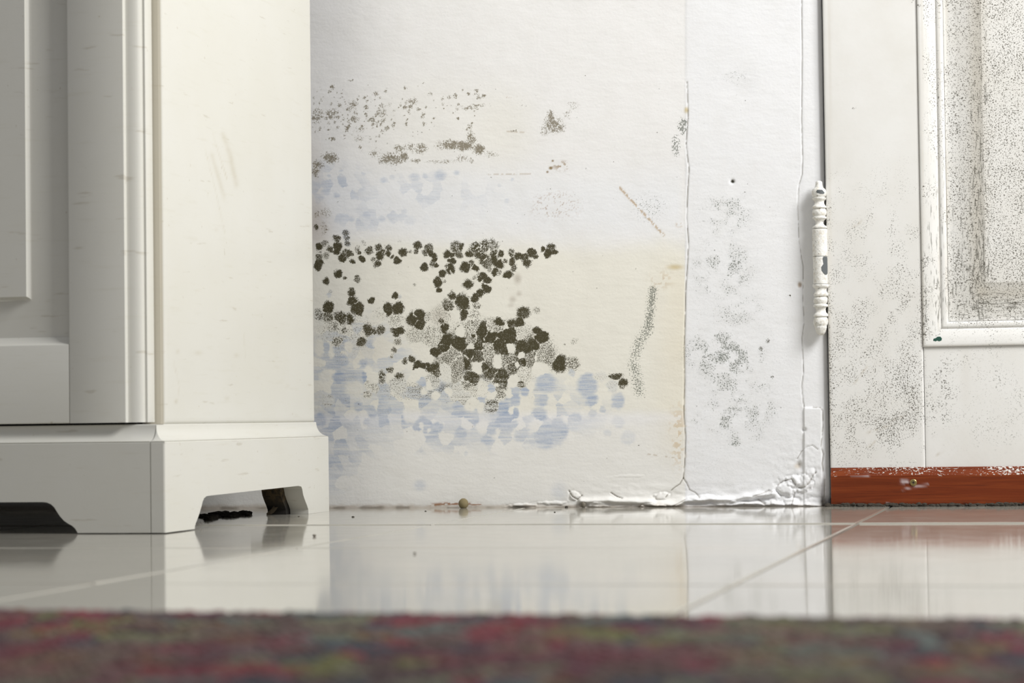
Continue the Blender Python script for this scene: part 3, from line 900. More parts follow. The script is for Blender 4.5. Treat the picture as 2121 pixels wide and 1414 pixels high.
# ------------------------------------------------------------------ wall_back
base_l, base_r = at_y(683, 1055), at_y(1716, 1048)
XJ = at_y(1661, 500)[0]                        # wall / door frame seam
x_of = lambda px: at_y(px, 800)[0]
xs = np.concatenate([[-1.6, -1.1, -0.8, -0.6], np.arange(x_of(330), x_of(636), 0.0035),
                     np.linspace(x_of(638), XJ, 640)])
ztop = at_y(1100, -8)[2]
zs = np.concatenate([np.linspace(0.0, ztop, 660), [ztop + .02, ztop + .1, .8, 1.4, 2.3]])
X, Zg = np.meshgrid(xs, zs)
P = np.stack([X, np.zeros_like(X), Zg], -1)
sx, sy = sheet(P.reshape(-1, 3))
hh = wall_relief(sx, sy)
hh[(sx < 640)] *= .3
P[..., 1] = -hh.reshape(X.shape)
me = grid_mesh('wall_back', P)
T, Mo = wall_stain(sx, sy)
col_attr(me, 'tint', T)
col_attr(me, 'mould', Mo)
wall = link('wall_back', me, None, 'structure', MAT_WALL)

# ------------------------------------------------------------------ door frame (trim_1) with the rounded edge into the gap
XG = at_y(1711, 600)[0]
rad = 0.0055
flat = np.linspace(XJ, XG - rad, 26)
arc = [(XG - rad + rad * math.sin(a), rad - rad * math.cos(a)) for a in np.linspace(0.15, math.pi / 2, 9)]
cols = [(x, 0.0) for x in flat] + arc + [(XG, .02), (XG, .034), (XG + .03, .034), (XG + .03, .06)]
cx = np.array([c[0] for c in cols])
cy = np.array([c[1] for c in cols])
zr = np.concatenate([np.linspace(0, ztop, 560), [ztop + .05, 1.0, 1.6, 2.04]])
P = np.stack([np.tile(cx, (len(zr), 1)), np.tile(cy, (len(zr), 1)), np.tile(zr[:, None], (1, len(cx)))], -1)
sx, sy = sheet(P.reshape(-1, 3))
fade = np.tile(np.where(cy > .004, 0.35, 1.0), len(zr))
hh = wall_relief(sx, sy) * fade
P[..., 1] -= hh.reshape(P.shape[:2])
# the seam with the plaster stays a shallow groove
me = grid_mesh('trim_1', P)
T, Mo = wall_stain(sx, sy)
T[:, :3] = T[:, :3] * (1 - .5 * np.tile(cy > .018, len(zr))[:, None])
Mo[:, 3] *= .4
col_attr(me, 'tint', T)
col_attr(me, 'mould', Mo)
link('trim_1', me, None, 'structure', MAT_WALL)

# ------------------------------------------------------------------ floor
TS, GAP = 0.333, 0.0024
gx0, gx1, gy0, gy1 = -6, 7, 0, 9
V = [(-2.2, .10, -.0012), (2.7, .10, -.0012), (2.7, -3.1, -.0012), (-2.2, -3.1, -.0012), (-2.2, .10, -.03), (2.7, .10, -.03), (2.7, -3.1, -.03), (-2.2, -3.1, -.03)]
me = raw_mesh('floor', V, [[0, 3, 2, 1], [4, 5, 6, 7], [0, 1, 5, 4], [2, 3, 7, 6], [1, 2, 6, 5], [3, 0, 4, 7]], False)
floor = link('floor', me, None, 'structure', MAT_GROUT)
h = (TS - GAP) / 2
b_ = 0.0009
rings = [(h, -.012), (h, -.0009), (h - b_ * .3, -.0003), (h - b_, 0.0)]
V, Q = [], []
for (r, z) in rings:
    V += [(-r, -r, z), (r, -r, z), (r, r, z), (-r, r, z)]
for j in range(3):
    for k in range(4):
        Q.append([j * 4 + k, j * 4 + (k + 1) % 4, (j + 1) * 4 + (k + 1) % 4, (j + 1) * 4 + k])
Q.append([12, 13, 14, 15])
Q.append([3, 2, 1, 0])
tme = raw_mesh('tile', V, Q, False)
tme.materials.append(MAT_TILE)
Y1 = -0.3387
tr = random.Random(3)
for i in range(gx0, gx1):
    for j in range(gy0, gy1):
        o = bpy.data.objects.new('tile', tme)
        COL.objects.link(o)
        o.parent = floor
        o.location = ((i + .5) * TS, Y1 + TS / 2 - j * TS, tr.uniform(-.00025, 0.0))
        o.rotation_euler = (tr.uniform(-.0009, .0009), tr.uniform(-.0009, .0009), tr.uniform(-.001, .001))
        if j == 0:
            o.location.z = tr.uniform(.0004, .0006)

# ------------------------------------------------------------------ door
YD = -0.006                                      # face of the stiles
x_door = at_y(1718.5, 900, YD)[0]
DW, DTOP = 0.74, 2.02
z_kick = at_y(1900, 967, YD)[2]
z_kick0 = at_y(1900, 1046.5, YD - .006)[2]
x_st = at_y(1912, 716, YD)[0]
z_rail = at_y(1990, 717, YD)[2]
door = empty('door_1', (x_door, YD, 0))
door['kind'] = 'structure'
door['label'] = 'white panelled door speckled with mould, with a red-brown wooden strip along its foot'
DO = np.array([x_door, YD, 0])


def door_dirt(P):
    sx, sy = sheet(P + DO if False else P)
    n = sx.size
    sp = .12 + .0 * sx
    # stile and rail
    sp = sp + .13 * sstep(250, 560, sy) * (1 - sstep(1915, 1930, sx)) + .08 * sstep(560, 700, sy)
    sp = sp + .16 * ell(sx, sy, 1885, 800, 70, 80, .9) + .16 * ell(sx, sy, 1850, 880, 60, 90, .9) + .10 * ell(sx, sy, 1950, 800, 40, 60, .9)
    sp = sp + .28 * sstep(2030, 2042, sx) * (1 - sstep(590, 605, sy)) * (.75 + .6 * fbm(sx / 40, sy / 40, 200, 2))
    slope = sstep(1958, 1964, sx) * (1 - sstep(650, 668, sy))
    sp = sp + .20 * slope * (1 - sstep(2030, 2040, sx) * (1 - sstep(590, 605, sy)))
    sp = sp + .10 * sstep(1908, 1914, sx) * (1 - sstep(660, 715, sy))
    cm_ = np.where(sx > 1962, .45, 1.0)
    sp = sp * (1 - .5 * cm_ + 1.05 * cm_ * sstep(.3, .72, fbm(sx / 22, sy / 30, 204, 4))) * (1 - .5 * sstep(890, 965, sy))
    sp = sp * np.where(sx < 1910, .4 + .6 * sstep(60, 500, sy), 1)
    ver = np.zeros(n)
    left = sstep(1910, 1916, sx) * (1 - sstep(2045, 2060, sx)) * (1 - sstep(640, 700, sy))
    ver = left * (.16 + .30 * np.exp(-((sx - 2030) / 20) ** 2) * sstep(0, 260, sy) + .16 * sstep(300, 600, sy)) * (.55 + .9 * fbm(sx / 8, sy / 60, 208, 3))
    ver = np.maximum(ver, .95 * np.exp(-(poly_d(sx, sy, [(1911, 717), (1917, 711), (1922, 711), (1936, 697), (1950, 689), (1952, 680)], 10) / 1.3) ** 2))
    ver = ver + .22 * sstep(1911, 1914, sx) * (1 - sstep(1946, 1964, sx)) * sstep(430, 680, sy) * (sy < 716 - (sx - 1911) * .9)
    hor = sstep(2000, 2030, sx) * np.exp(-((sy - 628) / 30) ** 2) * .42
    hor = np.maximum(hor, sstep(1964, 1990, sx) * np.exp(-((sy - 655) / 12) ** 2) * .34)
    d = poly_d(sx, sy, [(1846, 652), (1862, 636), (1886, 616)], 14)
    hor = np.maximum(hor, np.exp(-(d / 3.2) ** 2) * .72)
    tan = .30 * np.exp(-(poly_d(sx, sy, [(1909, -10), (1911, 300), (1912, 714)], 14) / 2.2) ** 2) + .35 * np.exp(-((sx - 1945) / 1.6) ** 2) * (sy < 690) + .35 * np.exp(-((sx - 1960.5) / 1.6) ** 2) * (sy < 665)
    tan = tan + .42 * np.exp(-((sx - 2024) / 18) ** 2) * (1 - sstep(585, 640, sy)) + .3 * sstep(2020, 2035, sx) * np.exp(-((sy - 606) / 14) ** 2)
    tan = tan + .26 * np.exp(-((sx - 1718) / 3) ** 2) + .14 * ell(sx, sy, 2000, 780, 14, 80, .9) + .12 * sstep(1963, 1990, sx) * (1 - sstep(655, 668, sy)) * (.4 + .8 * fbm(sx / 20, sy / 60, 213, 2))
    for (ax, ay, bx, by) in ((1770, 468, 1787, 457), (1795, 897, 1845, 880), (1785, 938, 1812, 914), (1848, 868, 1875, 860), (1770, 795, 1800, 752), (1930, 948, 1952, 936)):
        tan = tan + .55 * np.exp(-(poly_d(sx, sy, [(ax, ay), (bx, by)], 10) / 1.8) ** 2) * (fbm(sx / 4, sy / 4, 215, 1) > .4)
    d = poly_d(sx, sy, [(1752, 560), (1757, 590), (1753, 620)], 10)
    ver = np.maximum(ver, np.exp(-(d / 2.5) ** 2) * .6)
    for (cx, cy, r) in ((1902, 12, 5), (1767, 226, 5), (1868, 887, 7), (1863, 918, 6), (1890, 1, 3)):
        sp = np.maximum(sp, ell(sx, sy, cx, cy, r, r, .8) * .8)
    return np.clip(np.column_stack([sp * .40, ver * .5, tan, hor * .6]), 0, 1)


def door_part(name, P, back=True):
    me = grid_mesh(name, P - DO, back)
    col_attr(me, 'mould', door_dirt(P.reshape(-1, 3)))
    return link(name, me, door, None, MAT_DOOR)


def front(y):
    return lambda P: np.stack([P[..., 0], y + P[..., 1], P[..., 2]], -1)


xr_st = x_door + DW - (x_st - x_door)            # inner edge of the right stile
door_part('stile', slab('s', x_door, x_st, .008, DTOP, .036, .0016, .0022, front(YD)))
door_part('stile', slab('s', xr_st, x_door + DW, .008, DTOP, .036, .0016, .02, front(YD)))
zb1, zt1 = z_rail, .80
zb2, zt2 = .95, DTOP - .12
door_part('bottom_rail', slab('r', x_st + .0003, xr_st - .0003, .008, zb1, .034, .0008, .0025, front(YD + .0006)))
door_part('lock_rail', slab('r', x_st + .0003, xr_st - .0003, zt1, zb2, .034, .0008, .02, front(YD + .0006)))
door_part('top_rail', slab('r', x_st + .0003, xr_st - .0003, zt2, DTOP, .034, .0008, .02, front(YD + .0006)))

u = at_y(1948, 600, YD)[0] - x_st
px1 = u / 36.0
MOULD = [(0, .0005), (0, -.0006), (.6, -.0013), (2, -.0018), (10, -.0016), (20, -.0008), (28, .0004), (34, .0014), (35.5, .0024), (36.5, .0024), (38, .0014), (44, .0014), (48, .0019), (49.5, .0040), (50, .009)]
PANEL = [(49.2, .0088), (51, .0072), (58, .0070), (75, .0060), (95, .0042), (112, .0025), (119, .0019), (122, .0014), (125, .0010)]


def ring_side(side, prof, xa, xb, za, zb, n):
    """one mitred side of a moulding that runs round a panel opening"""
    rows = []
    for (s, d) in prof:
        o = s * px1
        if side == 0:
            a, b = (xa + o, zb - o), (xa + o, za + o)
        elif side == 1:
            a, b = (xa + o, za + o), (xb - o, za + o)
        elif side == 2:
            a, b = (xb - o, za + o), (xb - o, zb - o)
        else:
            a, b = (xb - o, zb - o), (xa + o, zb - o)
        t = np.linspace(0, 1, n)[:, None]
        p = np.array(a)[None] * (1 - t) + np.array(b)[None] * t
        rows.append(np.stack([p[:, 0], np.full(n, YD + d), p[:, 1]], -1))
    return np.array(rows)


def dense_prof(prof, step):
    out = [prof[0]]
    for a, b in zip(prof[:-1], prof[1:]):
        k = max(1, int(abs(b[0] - a[0]) / step))
        for i in range(1, k + 1):
            out.append((a[0] + (b[0] - a[0]) * i / k, a[1] + (b[1] - a[1]) * i / k))
    return out


for (za, zb, fine_) in ((zb1, zt1, True), (zb2, zt2, False)):
    for side in range(4):
        n = (260 if side == 0 else 200) if (fine_ and side < 2) else 8
        P = ring_side(side, dense_prof(MOULD, 3) if fine_ else MOULD, x_st, xr_st, za, zb, n)
        o = door_part('moulding', P, False)
        fix_normals(o.data)
    # panel: four bevels and the field in one board
    bm_parts = []
    Vv, Qq = [], []
    for side in range(4):
        n = (260 if side == 0 else 200) if (fine_ and side < 2) else 8
        P = ring_side(side, dense_prof(PANEL, 4) if fine_ else PANEL, x_st, xr_st, za, zb, n)
        ny, nx = P.shape[:2]
        idx = np.arange(ny * nx).reshape(ny, nx) + len(Vv)
        Vv += list(P.reshape(-1, 3))
        Qq += np.stack([idx[:-1, :-1], idx[:-1, 1:], idx[1:, 1:], idx[1:, :-1]], -1).reshape(-1, 4).tolist()
    o_ = 125 * px1
    fx = np.linspace(x_st + o_, xr_st - o_, 150 if fine_ else 4)
    fz = np.linspace(za + o_, zb - o_, 200 if fine_ else 4)
    FX, FZ = np.meshgrid(fx, fz)
    P = np.stack([FX, np.full_like(FX, YD + .0010), FZ], -1)
    ny, nx = P.shape[:2]
    idx = np.arange(ny * nx).reshape(ny, nx) + len(Vv)
    Vv += list(P.reshape(-1, 3))
    Qq += np.stack([idx[:-1, :-1], idx[:-1, 1:], idx[1:, 1:], idx[1:, :-1]], -1).reshape(-1, 4).tolist()
    Vv = np.array(Vv)
    me = raw_mesh('panel', Vv - DO, Qq)
    col_attr(me, 'mould', door_dirt(Vv))
    fix_normals(me)
    me.set_sharp_from_angle(angle=math.radians(25))
    link('panel', me, door, None, MAT_DOOR)

# chip of old green paint at the mitre, and the open mitre joint
c0 = at_y(1942, 702, YD - .0016)
pts = [(-9, 3), (-8, -1), (-4, -2), (0, -5), (6, -5), (9, -1), (8, 3), (3, 5), (-1, 3), (-4, 5)]
bm = bmesh.new()
k = at_y(1943, 702, YD)[0] - at_y(1942, 702, YD)[0]
f = bm.faces.new([bm.verts.new((a * k, 0, -b * k)) for a, b in pts])
r = bmesh.ops.extrude_face_region(bm, geom=[f])
for v in r['geom']:
    if isinstance(v, bmesh.types.BMVert):
        v.co.y += .0012
bmesh.ops.recalc_face_normals(bm, faces=bm.faces)
me = bpy.data.meshes.new('paint_chip')
bm.to_mesh(me)
bm.free()
o = link('paint_chip', me, door, None, MAT_GREEN)
o.location = Vector(c0 - DO)
o['label'] = 'dark green patch where the white paint has flaked off'

# kick strip
kt = .007
hk = z_kick - z_kick0
ch = z_kick - at_y(1900, 982.5, YD)[2]
prof = [(z_kick, 0.0005), (z_kick, -.0006), (z_kick - .0005, -.0013), (z_kick - ch, -kt + .0004), (z_kick - ch - .0006, -kt)]
nz = 14
for i in range(1, nz + 1):
    prof.append((z_kick - ch - .0006 + (z_kick0 - (z_kick - ch - .0006)) * i / nz, -kt))
prof += [(z_kick0, 0.0005)]
ux = np.concatenate([[x_door + .0002], np.linspace(x_door + .0010, x_door + .30, 200), np.linspace(x_door + .32, x_door + DW - .002, 10)])
P = np.array([[(x, YD + (d if i else 0.0004), z) for i, x in enumerate(ux)] for (z, d) in prof])
me = grid_mesh('kick_strip', P - DO)
sx, sy = sheet(P.reshape(-1, 3))
sc = .10 * (sy < 984) + .34 * ell(sx, sy, 1890, 974, 130, 9, .8) + .75 * ell(sx, sy, 2110, 974, 110, 9, .8) + .3 * ell(sx, sy, 1724, 984, 14, 5, .9)
sc = sc * (.6 + .8 * fbm(sx / 25, sy / 8, 230, 2))
st = np.zeros(sx.size)
for Pn, w, a in (([(1762, 986.5), (1785, 986), (1800, 985)], 1.0, .55), ([(1870, 1014), (1884, 1010), (1900, 1006), (1922, 1003)], 1.4, .55), ([(1895, 1008), (1918, 1004)], 2.0, .5),
                 ([(1836, 1042), (1850, 1045)], 1.0, .6), ([(1868, 996), (1880, 996.5)], 2.6, 1.0), ([(1862, 1004), (1872, 1003)], .9, .4)):
    st = np.maximum(st, np.exp(-(poly_d(sx, sy, Pn, 10) / w) ** 2) * a)
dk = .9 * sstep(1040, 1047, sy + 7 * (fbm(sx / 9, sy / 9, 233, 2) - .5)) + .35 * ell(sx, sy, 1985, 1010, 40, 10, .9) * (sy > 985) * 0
col_attr(me, 'scuff_tint', np.clip(np.column_stack([sc, st, dk, np.ones(sx.size)]), 0, 1))
me.set_sharp_from_angle(angle=math.radians(30))
kick = link('kick_strip', me, door, None, MAT_WOOD)
kick['label'] = 'red-brown varnished wooden strip along the foot of the door'
# screw in the strip
c0 = at_y(1892, 999, YD - kt)
rs = 7.2 * k
prof = [(rs, 0.0), (rs, .0005), (rs * .86, .0009), (rs * .70, .0010), (rs * .66, .0008), (rs * .5, .0009), (rs * .05, .00095)]
V, Q = lathe(prof, 24)
bm = bmesh.new()
bv = [bm.verts.new((v[0], -v[2], v[1])) for v in V]
for q in Q:
    bm.faces.new([bv[i] for i in q])
bmesh.ops.recalc_face_normals(bm, faces=bm.faces)
me = shade(bpy.data.meshes.new('screw'))
bm.to_mesh(me)
bm.free()
shade(me, 40)
o = link('screw', me, kick, None, MAT_BRASS)
o.location = Vector(c0 - DO)
o['label'] = 'brass cross-head screw'
bm = bmesh.new()
for a in (.2, .2 + math.pi / 2):
    mat = Matrix.Rotation(a, 4, 'Y')
    r = bmesh.ops.create_cube(bm, size=1, matrix=mat @ Matrix.Diagonal((rs * .95, .0006, rs * .24, 1)))
me = bpy.data.meshes.new('recess')
bm.to_mesh(me)
bm.free()
# the cross recess is a dark inset sitting on the screw head
o2 = link('cross_recess', me, kick, None, MAT_DIRT)
o2.location = Vector(c0 - DO) + Vector((0, -.0008, 0))

# right part of the room beyond the door, and the wall above it
def box(name, x0, x1, y0, y1, z0, z1, mat, parent=None, kind='structure', bevel=.002):
    bm = bmesh.new()
    bmesh.ops.create_cube(bm, size=1, matrix=Matrix.Translation(((x0 + x1) / 2, (y0 + y1) / 2, (z0 + z1) / 2)) @ Matrix.Diagonal((x1 - x0, y1 - y0, z1 - z0, 1)))
    if bevel:
        bmesh.ops.bevel(bm, geom=list(bm.edges), offset=bevel, segments=2, profile=.6, affect='EDGES')
    me = bpy.data.meshes.new(name)
    bm.to_mesh(me)
    bm.free()
    shade(me, 30)
    return link(name, me, parent, kind, mat)


xdr = x_door + DW
box('trim_2', xdr + .002, xdr + .05, .0, .06, 0, 2.04, MAT_PLAIN)
box('trim_3', x_door - .01, xdr + .05, .0, .06, DTOP + .021, DTOP + .08, MAT_PLAIN)
box('wall_right', xdr + .05, 2.6, .0, .08, 0, 2.3, MAT_PLAIN)
box('wall_top', XJ, xdr + .05, .0, .08, DTOP + .08, 2.3, MAT_PLAIN)

# ------------------------------------------------------------------ hinge
YH = -0.0085
hc = at_y(1699, 540, YH)
kz = (at_y(1699, 440, YH)[2] - at_y(1699, 640, YH)[2]) / 200.0      # metres per photo unit
zz = lambda v: (540 - (360 + v / 3.925)) * kz
rr = lambda v: v / 3.925 * kz
hinge = empty('hinge', Vector(hc - DO))
hinge.parent = door
hinge['label'] = 'old turned finial hinge thick with white paint'


def hinge_piece(name, prof, seed, amp=.03, mat=MAT_HINGE, lean=0.0):
    pr = []
    for (a, b) in zip(prof[:-1], prof[1:]):
        n = max(2, int(abs(a[1] - b[1]) / 9))
        for i in range(n):
            t = i / n
            pr.append((a[0] + (b[0] - a[0]) * t, a[1] + (b[1] - a[1]) * t))
    pr.append(prof[-1])
    V, Q = lathe([(rr(r), zz(z)) for r, z in pr], 32)
    ang = np.arctan2(V[:, 1], V[:, 0])
    zq = V[:, 2] / kz
    nz_ = fbm(np.cos(ang) * 2.2 + 7 + seed, zq / 7 + np.sin(ang) * 2.2, 240 + seed, 3) - .5
    R = np.hypot(V[:, 0], V[:, 1])
    V[:, 0] *= 1 + amp * nz_ * 2
    V[:, 1] *= 1 + amp * nz_ * 2
    V[:, 0] += lean * np.maximum(0, -(zq - zq.max()) / (np.ptp(zq) + 1e-9))
    me = raw_mesh(name, V, [q[::-1] for q in Q])
    fix_normals(me)
    me.set_sharp_from_angle(angle=math.radians(50))
    return link(name, me, hinge, None, mat)


hinge_piece('finial', [(2, 54), (18, 57), (27, 66), (30, 90), (36, 112), (50, 122), (58, 140), (60, 165), (52, 184), (46, 190), (56, 196), (54, 206), (40, 220), (38, 236), (46, 254), (58, 266), (59, 276), (46, 282),
                       (52, 292), (57, 312), (56, 330), (47, 344), (58, 350), (60, 362), (48, 372), (34, 384), (32, 404), (40, 418), (58, 428), (59, 440), (40, 447)], 1, .07)
hinge_piece('barrel', [(40, 446), (59, 449), (61, 455), (61, 560), (61, 660), (60, 670), (40, 671)], 2, .012)
hinge_piece('barrel', [(40, 673), (59, 674), (60, 682), (59, 780), (59, 885), (58, 893), (40, 895)], 3, .012)
hinge_piece('finial', [(40, 894), (62, 898), (64, 912), (58, 924), (48, 932), (46, 950), (52, 966), (60, 978), (58, 992), (46, 998), (55, 1008), (58, 1028), (54, 1048), (46, 1056), (60, 1064), (61, 1078), (46, 1086),
                       (40, 1102), (42, 1124), (58, 1142), (61, 1156), (48, 1164), (56, 1176), (60, 1198), (58, 1220), (50, 1236), (52, 1250), (44, 1272), (36, 1292), (22, 1308), (3, 1312)], 4, .10, MAT_HINGE, -.0006)
# flaked patch on the lower barrel: a curved piece of bare grey metal
out = [(676, 262, 289), (690, 256, 290), (735, 262, 290), (760, 245, 290), (790, 247, 290), (812, 262, 289), (822, 272, 284)]
V, Q = [], []
for (zv, xa, xb) in out:
    for i in range(7):
        xq = min((xa + (xb - xa) * i / 6 - 231) / 60.5, .998)
        a = math.asin(xq)
        V.append((rr(61.2) * math.sin(a), -rr(61.2) * math.cos(a), zz(zv)))
for j in range(len(out) - 1):
    for i in range(6):
        Q.append([j * 7 + i, (j + 1) * 7 + i, (j + 1) * 7 + i + 1, j * 7 + i + 1])
me = raw_mesh('bare_patch', V, Q)
o = link('bare_metal_patch', me, hinge, None, MAT_METAL)
o['label'] = 'grey patch of bare metal'
V, Q = [], []
for j, (zv, xa, xb) in enumerate([(134, 222, 262), (146, 214, 272), (158, 220, 280), (166, 240, 274)]):
    for i in range(6):
        xq = (xa + (xb - xa) * i / 5 - 231) / 62
        a = math.asin(xq)
        V.append((rr(62) * math.sin(a), -rr(62) * math.cos(a), zz(zv)))
for j in range(3):
    for i in range(5):
        Q.append([j * 6 + i, (j + 1) * 6 + i, (j + 1) * 6 + i + 1, j * 6 + i + 1])
link('bare_metal_patch', raw_mesh('bare_patch', V, Q), hinge, None, MAT_METAL)
# leaf of the hinge going back into the gap
bm = bmesh.new()
bmesh.ops.create_cube(bm, size=1, matrix=Matrix.Translation((rr(25), .012, 0)) @ Matrix.Diagonal((.0016, .022, 200 / 3.925 * kz * 2.1, 1)))
me = bpy.data.meshes.new('hinge_leaf')
bm.to_mesh(me)
bm.free()
o = link('leaf', me, hinge, None, MAT_HINGE)
o.location = (0, 0, zz(672))

# ------------------------------------------------------------------ cabinet
XB = at_z(343, 1105)[0]                          # outer face of the side plinth
YB = at_z(343, 1105)[1]                          # front face of the plinth
YR = at_z(683, 1060)[1]                          # rear end
cove = .0115
XS = XB - .0125                                  # side panel face
CW, CH = .84, .90
XL = XB - CW
cab = empty('cabinet', (XB - CW / 2, YB + .2, 0))
cab.location.z = .0007
tag(cab, 'cream painted cabinet on a shaped plinth with bracket feet, left of the mouldy wall', 'cabinet')
CO = np.array([XB - CW / 2, YB + .2, 0])
z_p = at_y(330, 880, YB + cove)[2]               # top of the plinth
z_c = at_y(320, 917, YB)[2]                      # lower end of the cove


def cab_obj(name, me, mat=MAT_CAB, parent=None, off=True):
    if off:
        co = np.zeros(len(me.vertices) * 3, dtype=np.float32)
        me.vertices.foreach_get('co', co)
        co = co.reshape(-1, 3) - CO
        me.vertices.foreach_set('co', co.ravel().astype(np.float32))
        me.update()
    return link(name, me, parent or cab, None, mat)


# cove profile: (recess, z) from the bottom of the flat to the top edge
def cove_pts():
    p = []
    for i in range(11):
        t = i / 10
        a = t * math.pi / 2
        p.append((cove * (1 - math.cos(a)) ** .9 if False else cove * math.sin(a), z_c + .0006 + (z_p - z_c - .0012) * (1 - math.cos(a))))
    return [(0.0, z_c - .0006), (.0005, z_c)] + p[0:] + [(cove + .0006, z_p), (cove + .016, z_p)]


# front apron outline with the arch (x from the right end, photo measured)
def fx_(px):
    return at_y(px, 1000, YB)[0]


zf = lambda py: at_y(160, py, YB)[2]
arch_f = [(160, 1106.5), (158, 1101), (154, 1095), (148, 1090), (139, 1085), (131, 1079), (124, 1071), (118, 1062), (112, 1052), (105, 1045.5), (97, 1042), (88, 1041)]
XJF = at_y(312, 1000, YB)[0]                     # butt joint at the corner strip
pf = [(fx_(a), max(0.0, zf(b))) for a, b in arch_f]
pf[0] = (pf[0][0], 0.0)
xl2 = XL + (XB - pf[0][0])
outline = [(XJF - .0004, 0.0)] + pf
mirror = [(XL + XB - a, b) for a, b in pf][::-1]
outline = outline + mirror + [(XL, 0.0), (XL, z_c - .0006), (XJF - .0004, z_c - .0006)]


def apron(name, outline, thick, xf, profile_top, u0, u1, mat=MAT_CAB):
    """flat shaped board (outline in u,z) plus the cove strip on its top edge"""
    bm = bmesh.new()
    fv = [bm.verts.new(xf(a, 0.0, b)) for a, b in outline]
    bv_ = [bm.verts.new(xf(a, thick, b)) for a, b in outline]
    bm.faces.new(fv)
    bm.faces.new(bv_[::-1])
    n = len(outline)
    for i in range(n):
        j = (i + 1) % n
        bm.faces.new([fv[i], bv_[i], bv_[j], fv[j]])
    return bm


def strip_prof(bm, prof, xf, a0, a1, thick, mit0=False, mit1=False):
    L = [bm.verts.new(xf(a0 + (d if mit0 else 0), d, z)) for d, z in prof]
    R = [bm.verts.new(xf(a1 - (d if mit1 else 0), d, z)) for d, z in prof]
    for i in range(len(prof) - 1):
        bm.faces.new([L[i], R[i], R[i + 1], L[i + 1]])
    bl_ = bm.verts.new(xf(a0 + (prof[-1][0] if mit0 else 0), prof[-1][0], prof[0][1]))
    br_ = bm.verts.new(xf(a1 - (prof[-1][0] if mit1 else 0), prof[-1][0], prof[0][1]))
    bm.faces.new(L + [bl_])
    bm.faces.new((R + [br_])[::-1])
    bm.faces.new([L[-1], R[-1], br_, bl_])


def finish(bm, name, ang_=32):
    bmesh.ops.recalc_face_normals(bm, faces=bm.faces)
    me = bpy.data.meshes.new(name)
    bm.to_mesh(me)
    bm.free()
    return shade(me, ang_)


CV = cove_pts()
xf_f = lambda u, d, z: (u, YB + d, z)
bm = apron('p', outline, .018, xf_f, CV, XL, XJF)
strip_prof(bm, CV, xf_f, XL, XJF - .0004, .018)
cab_obj('front_plinth', finish(bm, 'front_plinth'))

# corner and side plinth
zx = lambda px, py: at_x(px, py, XB)
arch_s = [(403.5, 1097), (404, 1091), (406, 1084), (410, 1074), (414, 1062), (417.5, 1050), (420, 1040), (423, 1033), (428, 1029), (434, 1028), (618, 1007.5), (624, 1009), (626, 1014), (628, 1026), (632, 1038), (636, 1048), (638.5, 1056), (639, 1066)]
ps = [(zx(a, b)[1], zx(a, b)[2]) for a, b in arch_s]
ps = [(a, max(0.0, b)) for a, b in ps]
ps[0] = (ps[0][0], 0.0)
ps[-1] = (ps[-1][0], 0.0)
o_s = [(YB + .0012, 0.0)] + ps + [(YR, 0.0), (YR, z_c - .0006), (YB + .0012, z_c - .0006)]
xf_s = lambda u, d, z: (XB - d, u, z)
bm = apron('p', o_s, .017, xf_s, CV, YB, YR)
strip_prof(bm, CV, xf_s, YB, YR, .017, mit0=True)
# rounded front return strip up to the butt joint
ret = [(XB - .0006 - .0, YB + .0004), (XB - .0016, YB)]
z0_, z1_ = 0.0, z_c - .0006
q0 = [(XB, YB + .0012), (XB - .0004, YB + .0004), (XB - .0014, YB), (XJF + .0004, YB), (XJF + .0004, YB + .0012)]
lo = [bm.verts.new((a, b, z0_)) for a, b in q0]
hi = [bm.verts.new((a, b, z1_)) for a, b in q0]
for i in range(len(q0)):
    j = (i + 1) % len(q0)
    bm.faces.new([lo[i], lo[j], hi[j], hi[i]])
bm.faces.new(lo)
bm.faces.new(hi[::-1])
# its piece of cove, mitred at the corner
L = [bm.verts.new((XJF + .0004, YB + d, z)) for d, z in CV]
R = [bm.verts.new((XB - d, YB + d, z)) for d, z in CV]
for i in range(len(CV) - 1):
    bm.faces.new([L[i], R[i], R[i + 1], L[i + 1]])
cab_obj('side_plinth', finish(bm, 'side_plinth', 20))
# left side plinth, plain
cab_obj('side_plinth', box('t', XL, XL + .017, YB + .018, YR, 0, z_p, MAT_CAB, None, None).data if False else finish(apron('p', [(YB + .0182, 0.0), (YR, 0.0), (YR, z_p), (YB + .0182, z_p)], .017, lambda u, d, z: (XL + d, u, z), None, 0, 0), 'side_plinth'))

# raw block behind the rear foot
blk = [(y - .014, z) for (y, z) in ps if y > zx(610, 1000)[1]]
yb0 = zx(605, 1012)[1]
bo = [(yb0 - .012, z_p - .03), (yb0 - .010, zx(612, 1009)[2] - .002)] + [(a - .010, b) for a, b in ps[-6:]] + [(YR - .004, 0.0), (YR - .004, z_p - .03)]
cab_obj('corner_block', finish(apron('b', bo, .017, lambda u, d, z: (XB - .0175 - d, u, z), None, 0, 0), 'corner_block'), MAT_RAW)['label'] = 'raw brown block blackened with mould'
cab_obj('corner_block', finish(apron('b', [(YB + .02, .0), (YB + .055, .0), (YB + .05, .045), (YB + .02, .045)], .024, lambda u, d, z: (XB - .0175 - d, u, z), None, 0, 0), 'corner_block'), MAT_RAW)

# carcass
Y_c = at_x(338, 500, XS)[1]                       # front corner of the side panel


